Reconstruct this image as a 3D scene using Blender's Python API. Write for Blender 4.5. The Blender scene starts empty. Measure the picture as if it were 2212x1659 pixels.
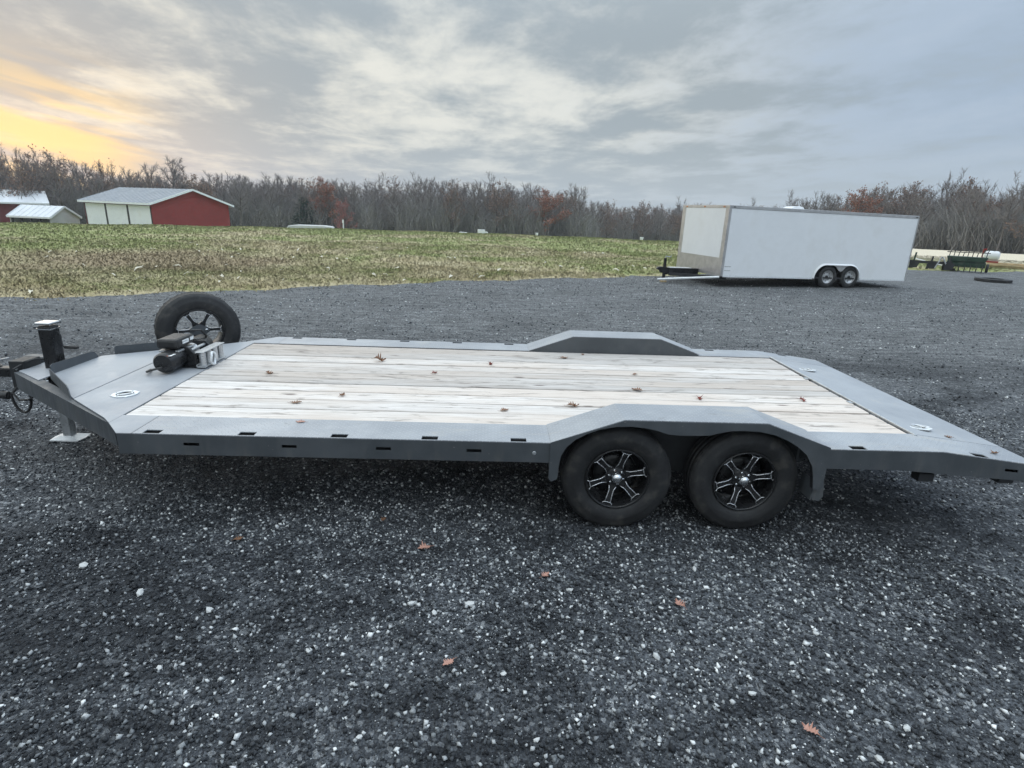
import bpy, bmesh, math, random
import numpy as np
from mathutils import Vector, Matrix
R = math.radians
sc = bpy.context.scene
C = sc.collection
rng = np.random.default_rng(7)
random.seed(7)

# ------------------------------------------------------------------ camera
CAM = Vector((-.8408, -3.2388, 2.0078))
def set_camera():
    cd = bpy.data.cameras.new('camera'); co = bpy.data.objects.new('camera', cd); C.objects.link(co)
    pi, ro, ya = R(17.0337), R(2.1928), R(2.2417)
    fw = Vector((math.sin(ya)*math.cos(pi), math.cos(ya)*math.cos(pi), -math.sin(pi)))
    r = fw.cross(Vector((0, 0, 1))).normalized(); u = r.cross(fw)
    r2 = r*math.cos(ro) + u*math.sin(ro); u2 = u*math.cos(ro) - r*math.sin(ro)
    m = Matrix((r2, u2, -fw)).transposed().to_4x4(); m.translation = CAM
    co.matrix_world = m
    cd.sensor_fit = 'HORIZONTAL'; cd.sensor_width = 36; cd.lens = 1222.88/2212*36
    cd.clip_end = 3000; cd.clip_start = .05
    sc.camera = co
set_camera()

# ------------------------------------------------------------------ sky, sun, exposure
SUN_AZ, SUN_EL = -37.5, 4.5          # degrees; azimuth from +Y towards +X
SKY_GAIN = 1.0
SKY_SEED = (58.1, 55.7, 10.7, 36.5)
def set_world():
    w = bpy.data.worlds.new('World'); sc.world = w; w.use_nodes = True
    nt = w.node_tree; N = nt.nodes; L = nt.links; N.clear()
    def nd(t, **k):
        n = N.new(t)
        for a, b in k.items(): setattr(n, a, b)
        return n
    def val(s, x):
        if isinstance(x, (int, float)): s.default_value = x
        elif isinstance(x, (tuple, list)): s.default_value = x
        else: L.new(x, s)
    def M(op, a, b=0., c=0., clamp=False):
        n = nd('ShaderNodeMath', operation=op, use_clamp=clamp); val(n.inputs[0], a); val(n.inputs[1], b); val(n.inputs[2], c); return n.outputs[0]
    def mix(f, a, b, t='MIX'):
        n = nd('ShaderNodeMix', data_type='RGBA', blend_type=t); val(n.inputs[0], f)
        val(n.inputs[6], a + (1,) if isinstance(a, tuple) else a); val(n.inputs[7], b + (1,) if isinstance(b, tuple) else b); return n.outputs[2]
    def smooth(x, a, b, lo=0., hi=1.):
        n = nd('ShaderNodeMapRange', interpolation_type='SMOOTHSTEP'); val(n.inputs[0], x); val(n.inputs[1], a); val(n.inputs[2], b); val(n.inputs[3], lo); val(n.inputs[4], hi); return n.outputs[0]
    def noise(v, s, det=6, ro=.55, di=0.):
        n = nd('ShaderNodeTexNoise', noise_dimensions='2D'); L.new(v, n.inputs['Vector']); n.inputs['Scale'].default_value = s; n.inputs['Detail'].default_value = det
        n.inputs['Roughness'].default_value = ro; n.inputs['Distortion'].default_value = di; return n.outputs['Fac']
    def comb(x, y, z):
        n = nd('ShaderNodeCombineXYZ'); val(n.inputs[0], x); val(n.inputs[1], y); val(n.inputs[2], z); return n.outputs[0]
    tc = nd('ShaderNodeTexCoord'); sp = nd('ShaderNodeSeparateXYZ'); L.new(tc.outputs['Generated'], sp.inputs[0])
    x, y, z = sp.outputs
    zp = M('MAXIMUM', z, 0.)
    zc = M('ADD', zp, .09)
    cu, cv = M('DIVIDE', x, zc), M('DIVIDE', y, zc)
    pl = comb(cu, cv, 0.)
    # the layer of cloud, drawn out a little along one direction
    OX, OY, SX, SY = SKY_SEED
    pl2 = comb(M('ADD', M('ADD', M('MULTIPLY', cu, 1.0), M('MULTIPLY', cv, .12)), OX), M('ADD', M('SUBTRACT', M('MULTIPLY', cv, .70), M('MULTIPLY', cu, .10)), OY), 0.)
    n1 = noise(pl2, 1.3, 6, .63, .10)
    band = M('MULTIPLY', smooth(M('ABSOLUTE', M('SUBTRACT', z, .165)), .02, .11, 1., 0.), smooth(M('ABSOLUTE', M('SUBTRACT', M('ARCTAN2', x, y), .02)), .15, .62, 1., 0.))
    n2 = noise(pl, .42, 1, .5)
    thin = M('ADD', M('MULTIPLY', n1, .92), M('ADD', M('MULTIPLY', n2, .12), M('MULTIPLY', band, .10)))
    t = smooth(thin, .43, .78)
    cloud = mix(t, (.335, .392, .438), (.72, .735, .705))
    # clear evening blue shows towards the right
    blue = smooth(M('ADD', x, M('MULTIPLY', M('SUBTRACT', n1, .5), .9)), .22, .66)
    cloud = mix(M('MULTIPLY', blue, .85), cloud, (.365, .465, .60))
    # thicker, paler air just above the horizon
    hz = smooth(z, .02, .15, 1., 0.)
    cloud = mix(M('MULTIPLY', hz, .55), cloud, (.455, .53, .585))
    # the set sun behind the cloud: warm light in the thin places around it
    se, sa = R(SUN_EL), R(SUN_AZ)
    sd = (math.sin(sa)*math.cos(se), math.cos(sa)*math.cos(se), math.sin(se))
    dp = nd('ShaderNodeVectorMath', operation='DOT_PRODUCT'); L.new(tc.outputs['Generated'], dp.inputs[0]); dp.inputs[1].default_value = sd
    dot = M('MAXIMUM', dp.outputs['Value'], 0.)
    near = smooth(M('POWER', dot, 60.), .28, .92); wide = M('POWER', dot, 9.)
    az = M('ARCTAN2', x, y)
    st = comb(M('ADD', M('MULTIPLY', az, 2.1), SX), M('ADD', M('ADD', M('MULTIPLY', z, 17.), M('MULTIPLY', az, 3.2)), SY), 0.)
    n3 = noise(st, 1.5, 3, .55)
    streak = smooth(n3, .40, .56)
    cloud = mix(M('MULTIPLY', M('MULTIPLY', wide, t), .35), cloud, (.90, .84, .66))
    low = smooth(z, .06, .20, 1., 0.)
    warm = M('MULTIPLY', M('MULTIPLY', near, streak), low)
    cloud = mix(M('MULTIPLY', warm, .85, clamp=True), cloud, (1.05, .74, .29))
    # overcast skies are brighter overhead; raised beyond that here to light the scene
    g = M('MULTIPLY', M('ADD', 1., M('MULTIPLY', smooth(z, .22, .95), 3.1)), 10.*SKY_GAIN)
    vm = nd('ShaderNodeVectorMath', operation='SCALE'); L.new(cloud, vm.inputs[0]); L.new(g, vm.inputs['Scale'])
    sky = nd('ShaderNodeTexSky', sky_type='NISHITA'); sky.sun_disc = False; sky.sun_elevation = se; sky.sun_rotation = sa
    sky.air_density = 1.2; sky.dust_density = 2.
    full = mix(.93, sky.outputs[0], vm.outputs[0])
    # below the horizon
    bg = nd('ShaderNodeBackground'); L.new(full, bg.inputs[0]); bg.inputs[1].default_value = .1
    out = nd('ShaderNodeOutputWorld'); L.new(bg.outputs[0], out.inputs[0])
    w.cycles.sampling_method = 'MANUAL'; w.cycles.sample_map_resolution = 512
    ld = bpy.data.lights.new('sun', 'SUN'); lo = bpy.data.objects.new('sun', ld); C.objects.link(lo)
    ld.energy = .5; ld.angle = R(50); ld.color = (1., .95, .88)
    lo.rotation_euler = Vector((-sd[0], -sd[1], -math.sin(R(9)))).to_track_quat('-Z', 'Y').to_euler()
set_world()
sc.view_settings.view_transform = 'Standard'; sc.view_settings.look = 'None'
sc.cycles.max_bounces = 5; sc.cycles.diffuse_bounces = 3; sc.cycles.glossy_bounces = 3; sc.cycles.transmission_bounces = 2
sc.view_settings.exposure = 0.2; sc.view_settings.gamma = 1.0

# ------------------------------------------------------------------ materials
def material(name, col=(.5, .5, .5), rough=.6, metal=0., spec=.5):
    m = bpy.data.materials.new(name); m.use_nodes = True
    b = m.node_tree.nodes['Principled BSDF']; b.inputs['Base Color'].default_value = (*col, 1); b.inputs['Roughness'].default_value = rough
    b.inputs['Metallic'].default_value = metal; b.inputs['Specular IOR Level'].default_value = spec
    return m
class NT:
    def __init__(s, m): s.m = m; s.t = m.node_tree; s.b = s.t.nodes['Principled BSDF']; s.tc = s.t.nodes.new('ShaderNodeTexCoord')
    def val(s, k, x):
        if isinstance(x, (int, float)): k.default_value = x
        elif isinstance(x, (tuple, list)): k.default_value = tuple(x) + ((1,) if len(x) == 3 and len(k.default_value) == 4 else ())
        else: s.t.links.new(x, k)
    def n(s, t, **k):
        n = s.t.nodes.new(t)
        for a, b in k.items(): setattr(n, a, b)
        return n
    def vec(s, scale=(1, 1, 1), src='Object', rot=(0, 0, 0)):
        mp = s.n('ShaderNodeMapping'); mp.inputs['Scale'].default_value = scale; mp.inputs['Rotation'].default_value = rot
        s.t.links.new(s.pos() if src == 'Position' else s.tc.outputs[src], mp.inputs['Vector']); return mp.outputs[0]
    def pos(s): return s.n('ShaderNodeNewGeometry').outputs['Position']
    def noise(s, v, sc_, det=4, ro=.55, di=0.):
        n = s.n('ShaderNodeTexNoise'); s.t.links.new(v, n.inputs['Vector']); n.inputs['Scale'].default_value = sc_; n.inputs['Detail'].default_value = det
        n.inputs['Roughness'].default_value = ro; n.inputs['Distortion'].default_value = di; return n.outputs['Fac']
    def voro(s, v, sc_, out='Distance', feat='F1'):
        n = s.n('ShaderNodeTexVoronoi', feature=feat); s.t.links.new(v, n.inputs['Vector']); n.inputs['Scale'].default_value = sc_; return n.outputs[out]
    def M(s, op, a, b=0., c=0., clamp=False):
        n = s.n('ShaderNodeMath', operation=op, use_clamp=clamp); s.val(n.inputs[0], a); s.val(n.inputs[1], b); s.val(n.inputs[2], c); return n.outputs[0]
    def mr(s, x, a, b, lo=0., hi=1.):
        n = s.n('ShaderNodeMapRange', interpolation_type='SMOOTHSTEP'); s.val(n.inputs[0], x)
        for i, q in enumerate((a, b, lo, hi)): s.val(n.inputs[i+1], q)
        return n.outputs[0]
    def mix(s, f, a, b, t='MIX'):
        n = s.n('ShaderNodeMix', data_type='RGBA', blend_type=t); s.val(n.inputs[0], f); s.val(n.inputs[6], a); s.val(n.inputs[7], b); return n.outputs[2]
    def col(s, x): s.val(s.b.inputs['Base Color'], x)
    def rough(s, x): s.val(s.b.inputs['Roughness'], x)
    def bump(s, h, dist=.01, stren=1.):
        n = s.n('ShaderNodeBump'); n.inputs['Distance'].default_value = dist; n.inputs['Strength'].default_value = stren
        s.t.links.new(h, n.inputs['Height']); s.t.links.new(n.outputs[0], s.b.inputs['Normal'])
    def attr(s, name, typ='GEOMETRY'):
        n = s.n('ShaderNodeAttribute', attribute_name=name, attribute_type=typ); return n
    def rnd(s): return s.n('ShaderNodeObjectInfo').outputs['Random']
MT = {}
def worn(name, col, rough, metal=0., var=.25, sc_=6., dirt=None, dirt_amt=.4, spec=.5, bump=0.):
    m = material(name, col, rough, metal, spec); t = NT(m)
    v = t.vec(src='Position'); a = t.noise(v, sc_, 6, .6); b = t.noise(v, sc_*5.3, 4, .6)
    f = t.M('ADD', t.M('MULTIPLY', a, .7), t.M('MULTIPLY', b, .3))
    c = t.mix(t.mr(f, .35, .65), tuple(x*(1-var) for x in col), tuple(min(1, x*(1+var)) for x in col))
    if dirt: c = t.mix(t.M('MULTIPLY', t.mr(a, .5, .68), dirt_amt), c, dirt)
    t.col(c); t.rough(t.mr(b, .3, .7, max(.02, rough-.1), min(1, rough+.12)))
    if bump: t.bump(b, bump)
    MT[name] = m; return m
worn('rubber', (.020, .020, .021), .62, var=.3, sc_=9, dirt=(.075, .068, .058), dirt_amt=.5, bump=.001)
worn('black_paint', (.012, .012, .013), .33, var=.2, sc_=8)
worn('black_plastic', (.016, .016, .017), .45, var=.2, sc_=14)
worn('rail_paint_shaded', (.070, .078, .086), .45, var=.12, sc_=3, dirt=(.10, .10, .095), dirt_amt=.25)
worn('dark_frame', (.02, .021, .023), .55, var=.3, sc_=5)
worn('machined', (.82, .83, .85), .28, .8, var=.1, sc_=20)
worn('chrome', (.8, .81, .82), .12, 1., var=.05, sc_=10)
worn('zinc', (.50, .515, .525), .36, .7, var=.15, sc_=14)
worn('zinc_pale', (.74, .76, .77), .4, .2, var=.1, sc_=14)
worn('white_paint', (.82, .835, .85), .38, var=.03, sc_=1.2, dirt=(.6, .59, .56), dirt_amt=.22)
worn('aluminium', (.50, .49, .485), .38, .6, var=.12, sc_=5, bump=.0006)
worn('wheel_silver', (.55, .55, .55), .35, .6, var=.15, sc_=12)
worn('barn_red', (.25, .034, .030), .75, var=.14, sc_=.5, dirt=(.12, .03, .028), dirt_amt=.3)
worn('barn_dark_red', (.12, .018, .022), .75, var=.14, sc_=.5)
worn('barn_white', (.80, .825, .85), .6, var=.05, sc_=.6, dirt=(.58, .57, .53), dirt_amt=.35)
worn('roof_grey', (.25, .285, .325), .45, .35, var=.06, sc_=.4)
worn('roof_white', (.66, .68, .70), .5, var=.06, sc_=.5)
worn('shed_grey', (.42, .42, .41), .7, var=.08, sc_=.6)
worn('timber_dark', (.03, .027, .025), .8, var=.2, sc_=1)
worn('green_paint', (.012, .042, .024), .55, var=.4, sc_=5, dirt=(.08, .07, .055), dirt_amt=.5)
worn('red_paint', (.25, .02, .016), .45, var=.2, sc_=3)
worn('tank_white', (.75, .76, .77), .4, var=.03, sc_=2)
worn('lumber', (.48, .37, .22), .75, var=.2, sc_=4)
worn('concrete', (.5, .5, .49), .8, var=.1, sc_=1)
worn('soil_dark', (.035, .03, .027), .9, var=.3, sc_=2)
worn('amber', (.5, .16, .02), .3, var=.1, sc_=8)
def sticker(name, base, other):
    m = material(name, base, .5); t = NT(m)
    f = t.noise(t.vec((60, 8, 60)), 1., 2); t.col(t.mix(t.mr(f, .48, .52), base, other)); MT[name] = m
sticker('warning_sticker', (.8, .8, .78), (.6, .13, .03)); sticker('white_print', (.8, .81, .8), (.55, .56, .56))

def mk_rail():  # trailer paint toned darker to paint in shade on the upright faces
    m = material('rail_paint_shaded', (.07, .078, .086), .45); t = NT(m); v = t.vec(src='Position'); sp = t.n('ShaderNodeSeparateXYZ'); t.t.links.new(v, sp.inputs[0])
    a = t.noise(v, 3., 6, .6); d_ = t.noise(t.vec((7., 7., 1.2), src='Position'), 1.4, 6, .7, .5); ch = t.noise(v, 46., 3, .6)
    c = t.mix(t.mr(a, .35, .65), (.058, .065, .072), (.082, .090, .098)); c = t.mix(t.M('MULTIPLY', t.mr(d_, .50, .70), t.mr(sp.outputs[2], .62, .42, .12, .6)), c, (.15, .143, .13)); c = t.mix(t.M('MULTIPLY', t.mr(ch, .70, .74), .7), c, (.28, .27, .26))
    t.col(c); t.rough(t.mr(d_, .3, .7, .34, .62)); t.bump(t.noise(v, 90., 3), .0005); MT['rail_paint_shaded'] = m
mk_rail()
def mk_diamond():       # tread plate, trailer paint toned lighter for its sky-lit tops: raised bars turned alternately
    m = material('tread_plate', (.33, .345, .38), .42, .1); t = NT(m)
    p = t.vec((1, 1, 1)); sp = t.n('ShaderNodeSeparateXYZ'); t.t.links.new(p, sp.inputs[0])
    s = 1/.042
    def bars(off, rot):
        a = t.M('ADD', t.M('MULTIPLY', sp.outputs[0], s), off); b = t.M('ADD', t.M('MULTIPLY', sp.outputs[1], s), off)
        fx = t.M('SUBTRACT', t.M('FRACT', a), .5); fy = t.M('SUBTRACT', t.M('FRACT', b), .5)
        u = t.M('ADD', fx, t.M('MULTIPLY', fy, rot)); v = t.M('SUBTRACT', fy, t.M('MULTIPLY', fx, rot))
        d = t.M('ADD', t.M('POWER', t.M('MULTIPLY', u, 1/.36), 2.), t.M('POWER', t.M('MULTIPLY', v, 1/.11), 2.))
        return t.mr(d, .2, 1.2, 1., 0.)
    h = t.M('MAXIMUM', bars(0., 1.), bars(.5, -1.))
    v = t.vec(src='Position'); a = t.noise(v, 2.2, 6, .6); b = t.noise(v, 30, 4, .6)
    c = t.mix(t.mr(a, .38, .66), (.295, .31, .335), (.385, .40, .42)); c = t.mix(t.M('MULTIPLY', h, .55), c, (.58, .60, .62))
    d_ = t.noise(t.vec((1.2, 5., 5.), src='Position'), 1.7, 6, .68, .6); c = t.mix(t.M('MULTIPLY', t.mr(d_, .52, .68), .42), c, (.46, .435, .395)); c = t.mix(t.M('MULTIPLY', t.mr(t.noise(v, 11, 5, .7), .64, .70), .5), c, (.17, .17, .17))
    t.col(c); t.rough(t.mr(d_, .3, .7, .30, .55)); t.bump(h, .0032, 1.); MT['tread_plate'] = m
mk_diamond()
def mk_plate():         # plain plate of nose and tail, same paint toned lighter for sky light
    m = material('smooth_plate', (.33, .345, .37), .42, .1); t = NT(m)
    v = t.vec(src='Position'); a = t.noise(v, 1.6, 6, .6); b = t.noise(v, 40, 4, .6)
    c = t.mix(t.mr(a, .36, .66), (.30, .315, .34), (.375, .39, .41)); c = t.mix(t.M('MULTIPLY', t.mr(b, .6, .75), .3), c, (.5, .49, .46)); d_ = t.noise(t.vec((3., 1.2, 3.), src='Position'), 1.9, 6, .68, .8); c = t.mix(t.M('MULTIPLY', t.mr(d_, .52, .70), .35), c, (.45, .43, .40)); c = t.mix(t.M('MULTIPLY', t.mr(t.noise(v, 14, 5, .7), .66, .72), .5), c, (.16, .16, .16))
    t.col(c); t.rough(t.mr(d_, .3, .7, .40, .62)); t.bump(b, .0006); MT['smooth_plate'] = m
mk_plate()
def mk_wood():
    m = material('deck_wood', (.5, .5, .5), .75, 0, .3); t = NT(m)
    r = t.rnd(); off = t.n('ShaderNodeCombineXYZ'); t.val(off.inputs[0], t.M('MULTIPLY', r, 37.)); t.val(off.inputs[1], t.M('MULTIPLY', r, 11.)); t.val(off.inputs[2], t.M('MULTIPLY', r, 5.))
    ad = t.n('ShaderNodeVectorMath', operation='ADD'); t.t.links.new(t.tc.outputs['Object'], ad.inputs[0]); t.t.links.new(off.outputs[0], ad.inputs[1])
    def mp(s):
        q = t.n('ShaderNodeMapping'); q.inputs['Scale'].default_value = s; t.t.links.new(ad.outputs[0], q.inputs['Vector']); return q.outputs[0]
    grain = t.noise(mp((1.6, 30, 30)), 1., 7, .68, 1.4); fine = t.noise(mp((5, 150, 150)), 1., 4, .6)
    stain = t.noise(mp((3.6, 17, 17)), 1., 6, .66, .6); patch = t.noise(mp((.5, 1.6, 1.6)), 1., 4, .5)
    kd = t.voro(mp((2.6, 9., 9.)), 1.)
    kmask = t.mr(kd, .05, .19, 1., 0.); kn = t.mr(t.noise(mp((2.3, 6, 6)), 1.3, 2), .44, .54)
    base = t.mix(t.mr(grain, .30, .66), (.50, .45, .41), (.745, .70, .66))
    base = t.mix(t.M('MULTIPLY', t.mr(patch, .44, .64), .55), base, (.60, .50, .42))
    base = t.mix(t.M('MULTIPLY', t.mr(stain, .54, .66), t.mr(grain, .72, .40, .15, .9)), base, (.265, .228, .20))
    base = t.mix(t.M('MULTIPLY', t.mr(fine, .62, .75), .28), base, (.45, .40, .36))
    base = t.mix(t.M('MULTIPLY', t.M('MULTIPLY', kmask, kn), .88), base, (.15, .115, .10))
    tint = t.mr(r, 0., 1., .76, 1.08)
    vm = t.n('ShaderNodeVectorMath', operation='SCALE'); t.t.links.new(base, vm.inputs[0]); t.t.links.new(tint, vm.inputs['Scale'])
    t.col(vm.outputs[0]); t.bump(t.M('ADD', grain, t.M('MULTIPLY', fine, .4)), .003); MT['deck_wood'] = m
mk_wood()
def mk_leaf(name, a, b):
    m = material(name, a, .65); t = NT(m); f = t.noise(t.vec(), 45, 4); r = t.rnd()
    t.col(t.mix(t.mr(f, .35, .65), a, b)); MT[name] = m
mk_leaf('leaf_brown', (.15, .07, .035), (.25, .135, .075)); mk_leaf('leaf_red', (.16, .022, .014), (.24, .05, .03)); mk_leaf('leaf_pink', (.38, .19, .14), (.46, .26, .20))
mk_leaf('husk', (.62, .56, .42), (.74, .70, .60))

# ground cover colours follow the same patches everywhere
def grass_colour(t, v):
    big = t.noise(v, .11, 5, .6, .4); mid = t.noise(v, .55, 5, .6); fn = t.noise(v, 4.5, 4, .6)
    f = t.M('ADD', t.M('MULTIPLY', big, .55), t.M('ADD', t.M('MULTIPLY', mid, .30), t.M('MULTIPLY', fn, .15)))
    d = t.n('ShaderNodeVectorMath', operation='LENGTH'); sub = t.n('ShaderNodeVectorMath', operation='SUBTRACT'); t.t.links.new(v, sub.inputs[0]); sub.inputs[1].default_value = (-.84, -3.2, 0); t.t.links.new(sub.outputs[0], d.inputs[0])
    return f, mid, fn, d.outputs['Value']
def mk_grass(name, blade):
    m = material(name, (.1, .1, .05), .85, 0, .2); t = NT(m)
    v = t.vec(src='Position'); f, mid, fn, dist = grass_colour(t, v)
    green = t.mix(t.mr(fn, .3, .7), (.215, .245, .088), (.32, .345, .140))
    tan = t.mix(t.mr(mid, .3, .7), (.385, .305, .175), (.53, .46, .285))
    edge = t.mr(dist, 15., 40., 0.035, -.03)          # the mown verge by the yard is drier than the field beyond
    g = t.mr(t.M('ADD', f, edge), .44, .565)
    c = t.mix(g, green, tan)
    pd = t.n('ShaderNodeVectorMath', operation='DISTANCE'); t.t.links.new(t.vec((.8, 1., 0), src='Position'), pd.inputs[0]); pd.inputs[1].default_value = (-11.5*.8, 15.6, 0)
    bare = t.mr(t.M('ADD', pd.outputs['Value'], t.M('MULTIPLY', t.M('SUBTRACT', mid, .5), 9.)), 1.5, 5.5, .85, 0.)      # thin, trodden patch of dead grass
    c = t.mix(bare, c, (.31, .235, .155))
    if blade:
        a = t.attr('tone').outputs['Fac']; hh = t.mix(a, (.88, .88, .84), (1.10, 1.08, 1.04)); c = t.mix(1., c, hh, 'MULTIPLY')
        t.b.inputs['Subsurface Weight'].default_value = 0.
    else: t.bump(t.noise(v, 9., 6, .7), .06)
    if blade:          # blades lean every way: shade the sward as one soft surface
        gn = t.n('ShaderNodeNewGeometry'); mx = t.n('ShaderNodeMix', data_type='VECTOR'); mx.inputs[0].default_value = .88; t.t.links.new(gn.outputs['Normal'], mx.inputs[4]); mx.inputs[5].default_value = (0, 0, 1); nm = t.n('ShaderNodeVectorMath', operation='NORMALIZE'); t.t.links.new(mx.outputs[1], nm.inputs[0]); t.t.links.new(nm.outputs[0], t.b.inputs['Normal'])
    # the stubble strip towards the right-hand wood
    sp = t.n('ShaderNodeSeparateXYZ'); t.t.links.new(v, sp.inputs[0])
    s = t.M('MULTIPLY', t.mr(t.M('SUBTRACT', sp.outputs[0], t.M('MULTIPLY', sp.outputs[1], .55)), 6., 9.), t.mr(t.M('ADD', dist, t.M('MULTIPLY', mid, 16.)), 44., 62.))
    c = t.mix(s, c, (.66, .58, .44))
    t.col(c); MT[name] = m
mk_grass('grass_ground', False); mk_grass('grass_blade', True)
def patch_and_far_tone(t):
    """worn patches and wheel tracks of the yard, and far gravel painted paler for the low view: one field for the ground and for the stones on it"""
    a = t.noise(t.vec((.75, 1.25, 1), src='Position'), .62, 4, .6, .5); b = t.noise(t.vec((.8, 1.6, 1), src='Position'), 3.1, 4, .62)
    f = t.M('ADD', t.M('MULTIPLY', a, .62), t.M('MULTIPLY', b, .38))
    sp = t.n('ShaderNodeSeparateXYZ'); t.t.links.new(t.vec(src='Position'), sp.inputs[0])
    lightened = t.mr(t.M('ADD', sp.outputs[1], t.M('MULTIPLY', a, 5.)), 3.5, 10., 0., 1.)  # paler with distance, painted for the low view hiding shaded gaps
    return t.mr(f, .38, .60), lightened
def mk_gravel():
    m = material('gravel_ground', (.07, .07, .07), .85, 0, .35); t = NT(m)
    v = t.vec(src='Position'); vo = t.n('ShaderNodeTexVoronoi'); t.t.links.new(v, vo.inputs['Vector']); vo.inputs['Scale'].default_value = 95
    vo2 = t.n('ShaderNodeTexVoronoi'); t.t.links.new(v, vo2.inputs['Vector']); vo2.inputs['Scale'].default_value = 44
    sc1 = t.n('ShaderNodeSeparateColor'); t.t.links.new(vo.outputs['Color'], sc1.inputs[0])
    sc2 = t.n('ShaderNodeSeparateColor'); t.t.links.new(vo2.outputs['Color'], sc2.inputs[0])
    wet, lightened = patch_and_far_tone(t)
    c = t.mix(sc1.outputs[0], (.016, .018, .022), (.085, .092, .102))
    c = t.mix(t.M('MULTIPLY', t.mr(sc2.outputs[1], .84, .9), .55), c, (.26, .27, .28))
    c = t.mix(wet, t.mix(1., c, (.48, .49, .51), 'MULTIPLY'), t.mix(1., c, (1.9, 1.88, 1.85), 'MULTIPLY'))
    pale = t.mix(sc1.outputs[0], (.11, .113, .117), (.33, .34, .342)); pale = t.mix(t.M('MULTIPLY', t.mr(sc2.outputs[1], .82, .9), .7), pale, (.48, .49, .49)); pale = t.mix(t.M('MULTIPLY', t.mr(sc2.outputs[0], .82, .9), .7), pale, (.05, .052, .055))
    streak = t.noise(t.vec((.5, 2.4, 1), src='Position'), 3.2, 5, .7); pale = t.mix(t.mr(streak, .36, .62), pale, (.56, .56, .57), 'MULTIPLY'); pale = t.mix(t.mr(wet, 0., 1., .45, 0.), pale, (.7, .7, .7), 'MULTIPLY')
    c = t.mix(lightened, c, pale)
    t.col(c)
    h = t.M('ADD', t.M('MULTIPLY', vo.outputs['Distance'], -1.), t.M('ADD', t.noise(v, 25., 4), t.M('MULTIPLY', vo2.outputs['Distance'], -1.2)))
    t.bump(h, .016); MT['gravel_ground'] = m
    m = material('gravel_stone', (.2, .2, .2), .8, 0, .4); t = NT(m)
    a = t.attr('tone').outputs['Fac']; wet, lightened = patch_and_far_tone(t)
    r = t.n('ShaderNodeValToRGB'); e = r.color_ramp.elements
    e[0].position = 0; e[0].color = (.016, .018, .022, 1); e[1].position = 1; e[1].color = (.80, .81, .80, 1)
    for p, cc in ((.50, (.064, .069, .076)), (.76, (.135, .145, .155)), (.88, (.37, .385, .39))): q = e.new(p); q.color = (*cc, 1)
    t.t.links.new(a, r.inputs[0]); v = t.vec(src='Position')
    c = t.mix(t.mr(t.noise(v, 120, 3), .35, .65), r.outputs[0], (.72, .72, .72), 'MULTIPLY')
    c = t.mix(t.mr(wet, 0., .6, .75, 0.), c, (.50, .51, .53), 'MULTIPLY'); c = t.mix(t.mr(wet, .4, 1., 0., .5), c, (1.7, 1.68, 1.66), 'MULTIPLY'); t.col(c)
    MT['gravel_stone'] = m
    m = material('pale_stone', (.5, .5, .49), .8); t = NT(m); t.col(t.mix(t.mr(t.noise(t.vec(), 40, 4), .35, .65), (.36, .37, .37), (.66, .66, .64))); MT['pale_stone'] = m
mk_gravel()
def mk_bark(name, a, b):
    m = material(name, a, .9, 0, .2); t = NT(m); t.col(t.mix(t.mr(t.noise(t.vec((3, 3, .8)), 2., 4), .35, .65), a, b)); MT[name] = m
mk_bark('bark', (.105, .094, .088), (.175, .158, .148)); mk_bark('twig', (.19, .168, .158), (.285, .255, .24)); mk_bark('twig_dark', (.155, .132, .12), (.23, .20, .185))
mk_bark('brush', (.185, .178, .168), (.275, .262, .245)); mk_bark('rust_leaf', (.25, .10, .065), (.33, .16, .11)); mk_bark('brown_leaf', (.20, .125, .09), (.28, .185, .14)); mk_bark('needle', (.03, .05, .04), (.055, .085, .06)); mk_bark('red_leaf', (.28, .085, .075), (.34, .13, .11))

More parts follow.
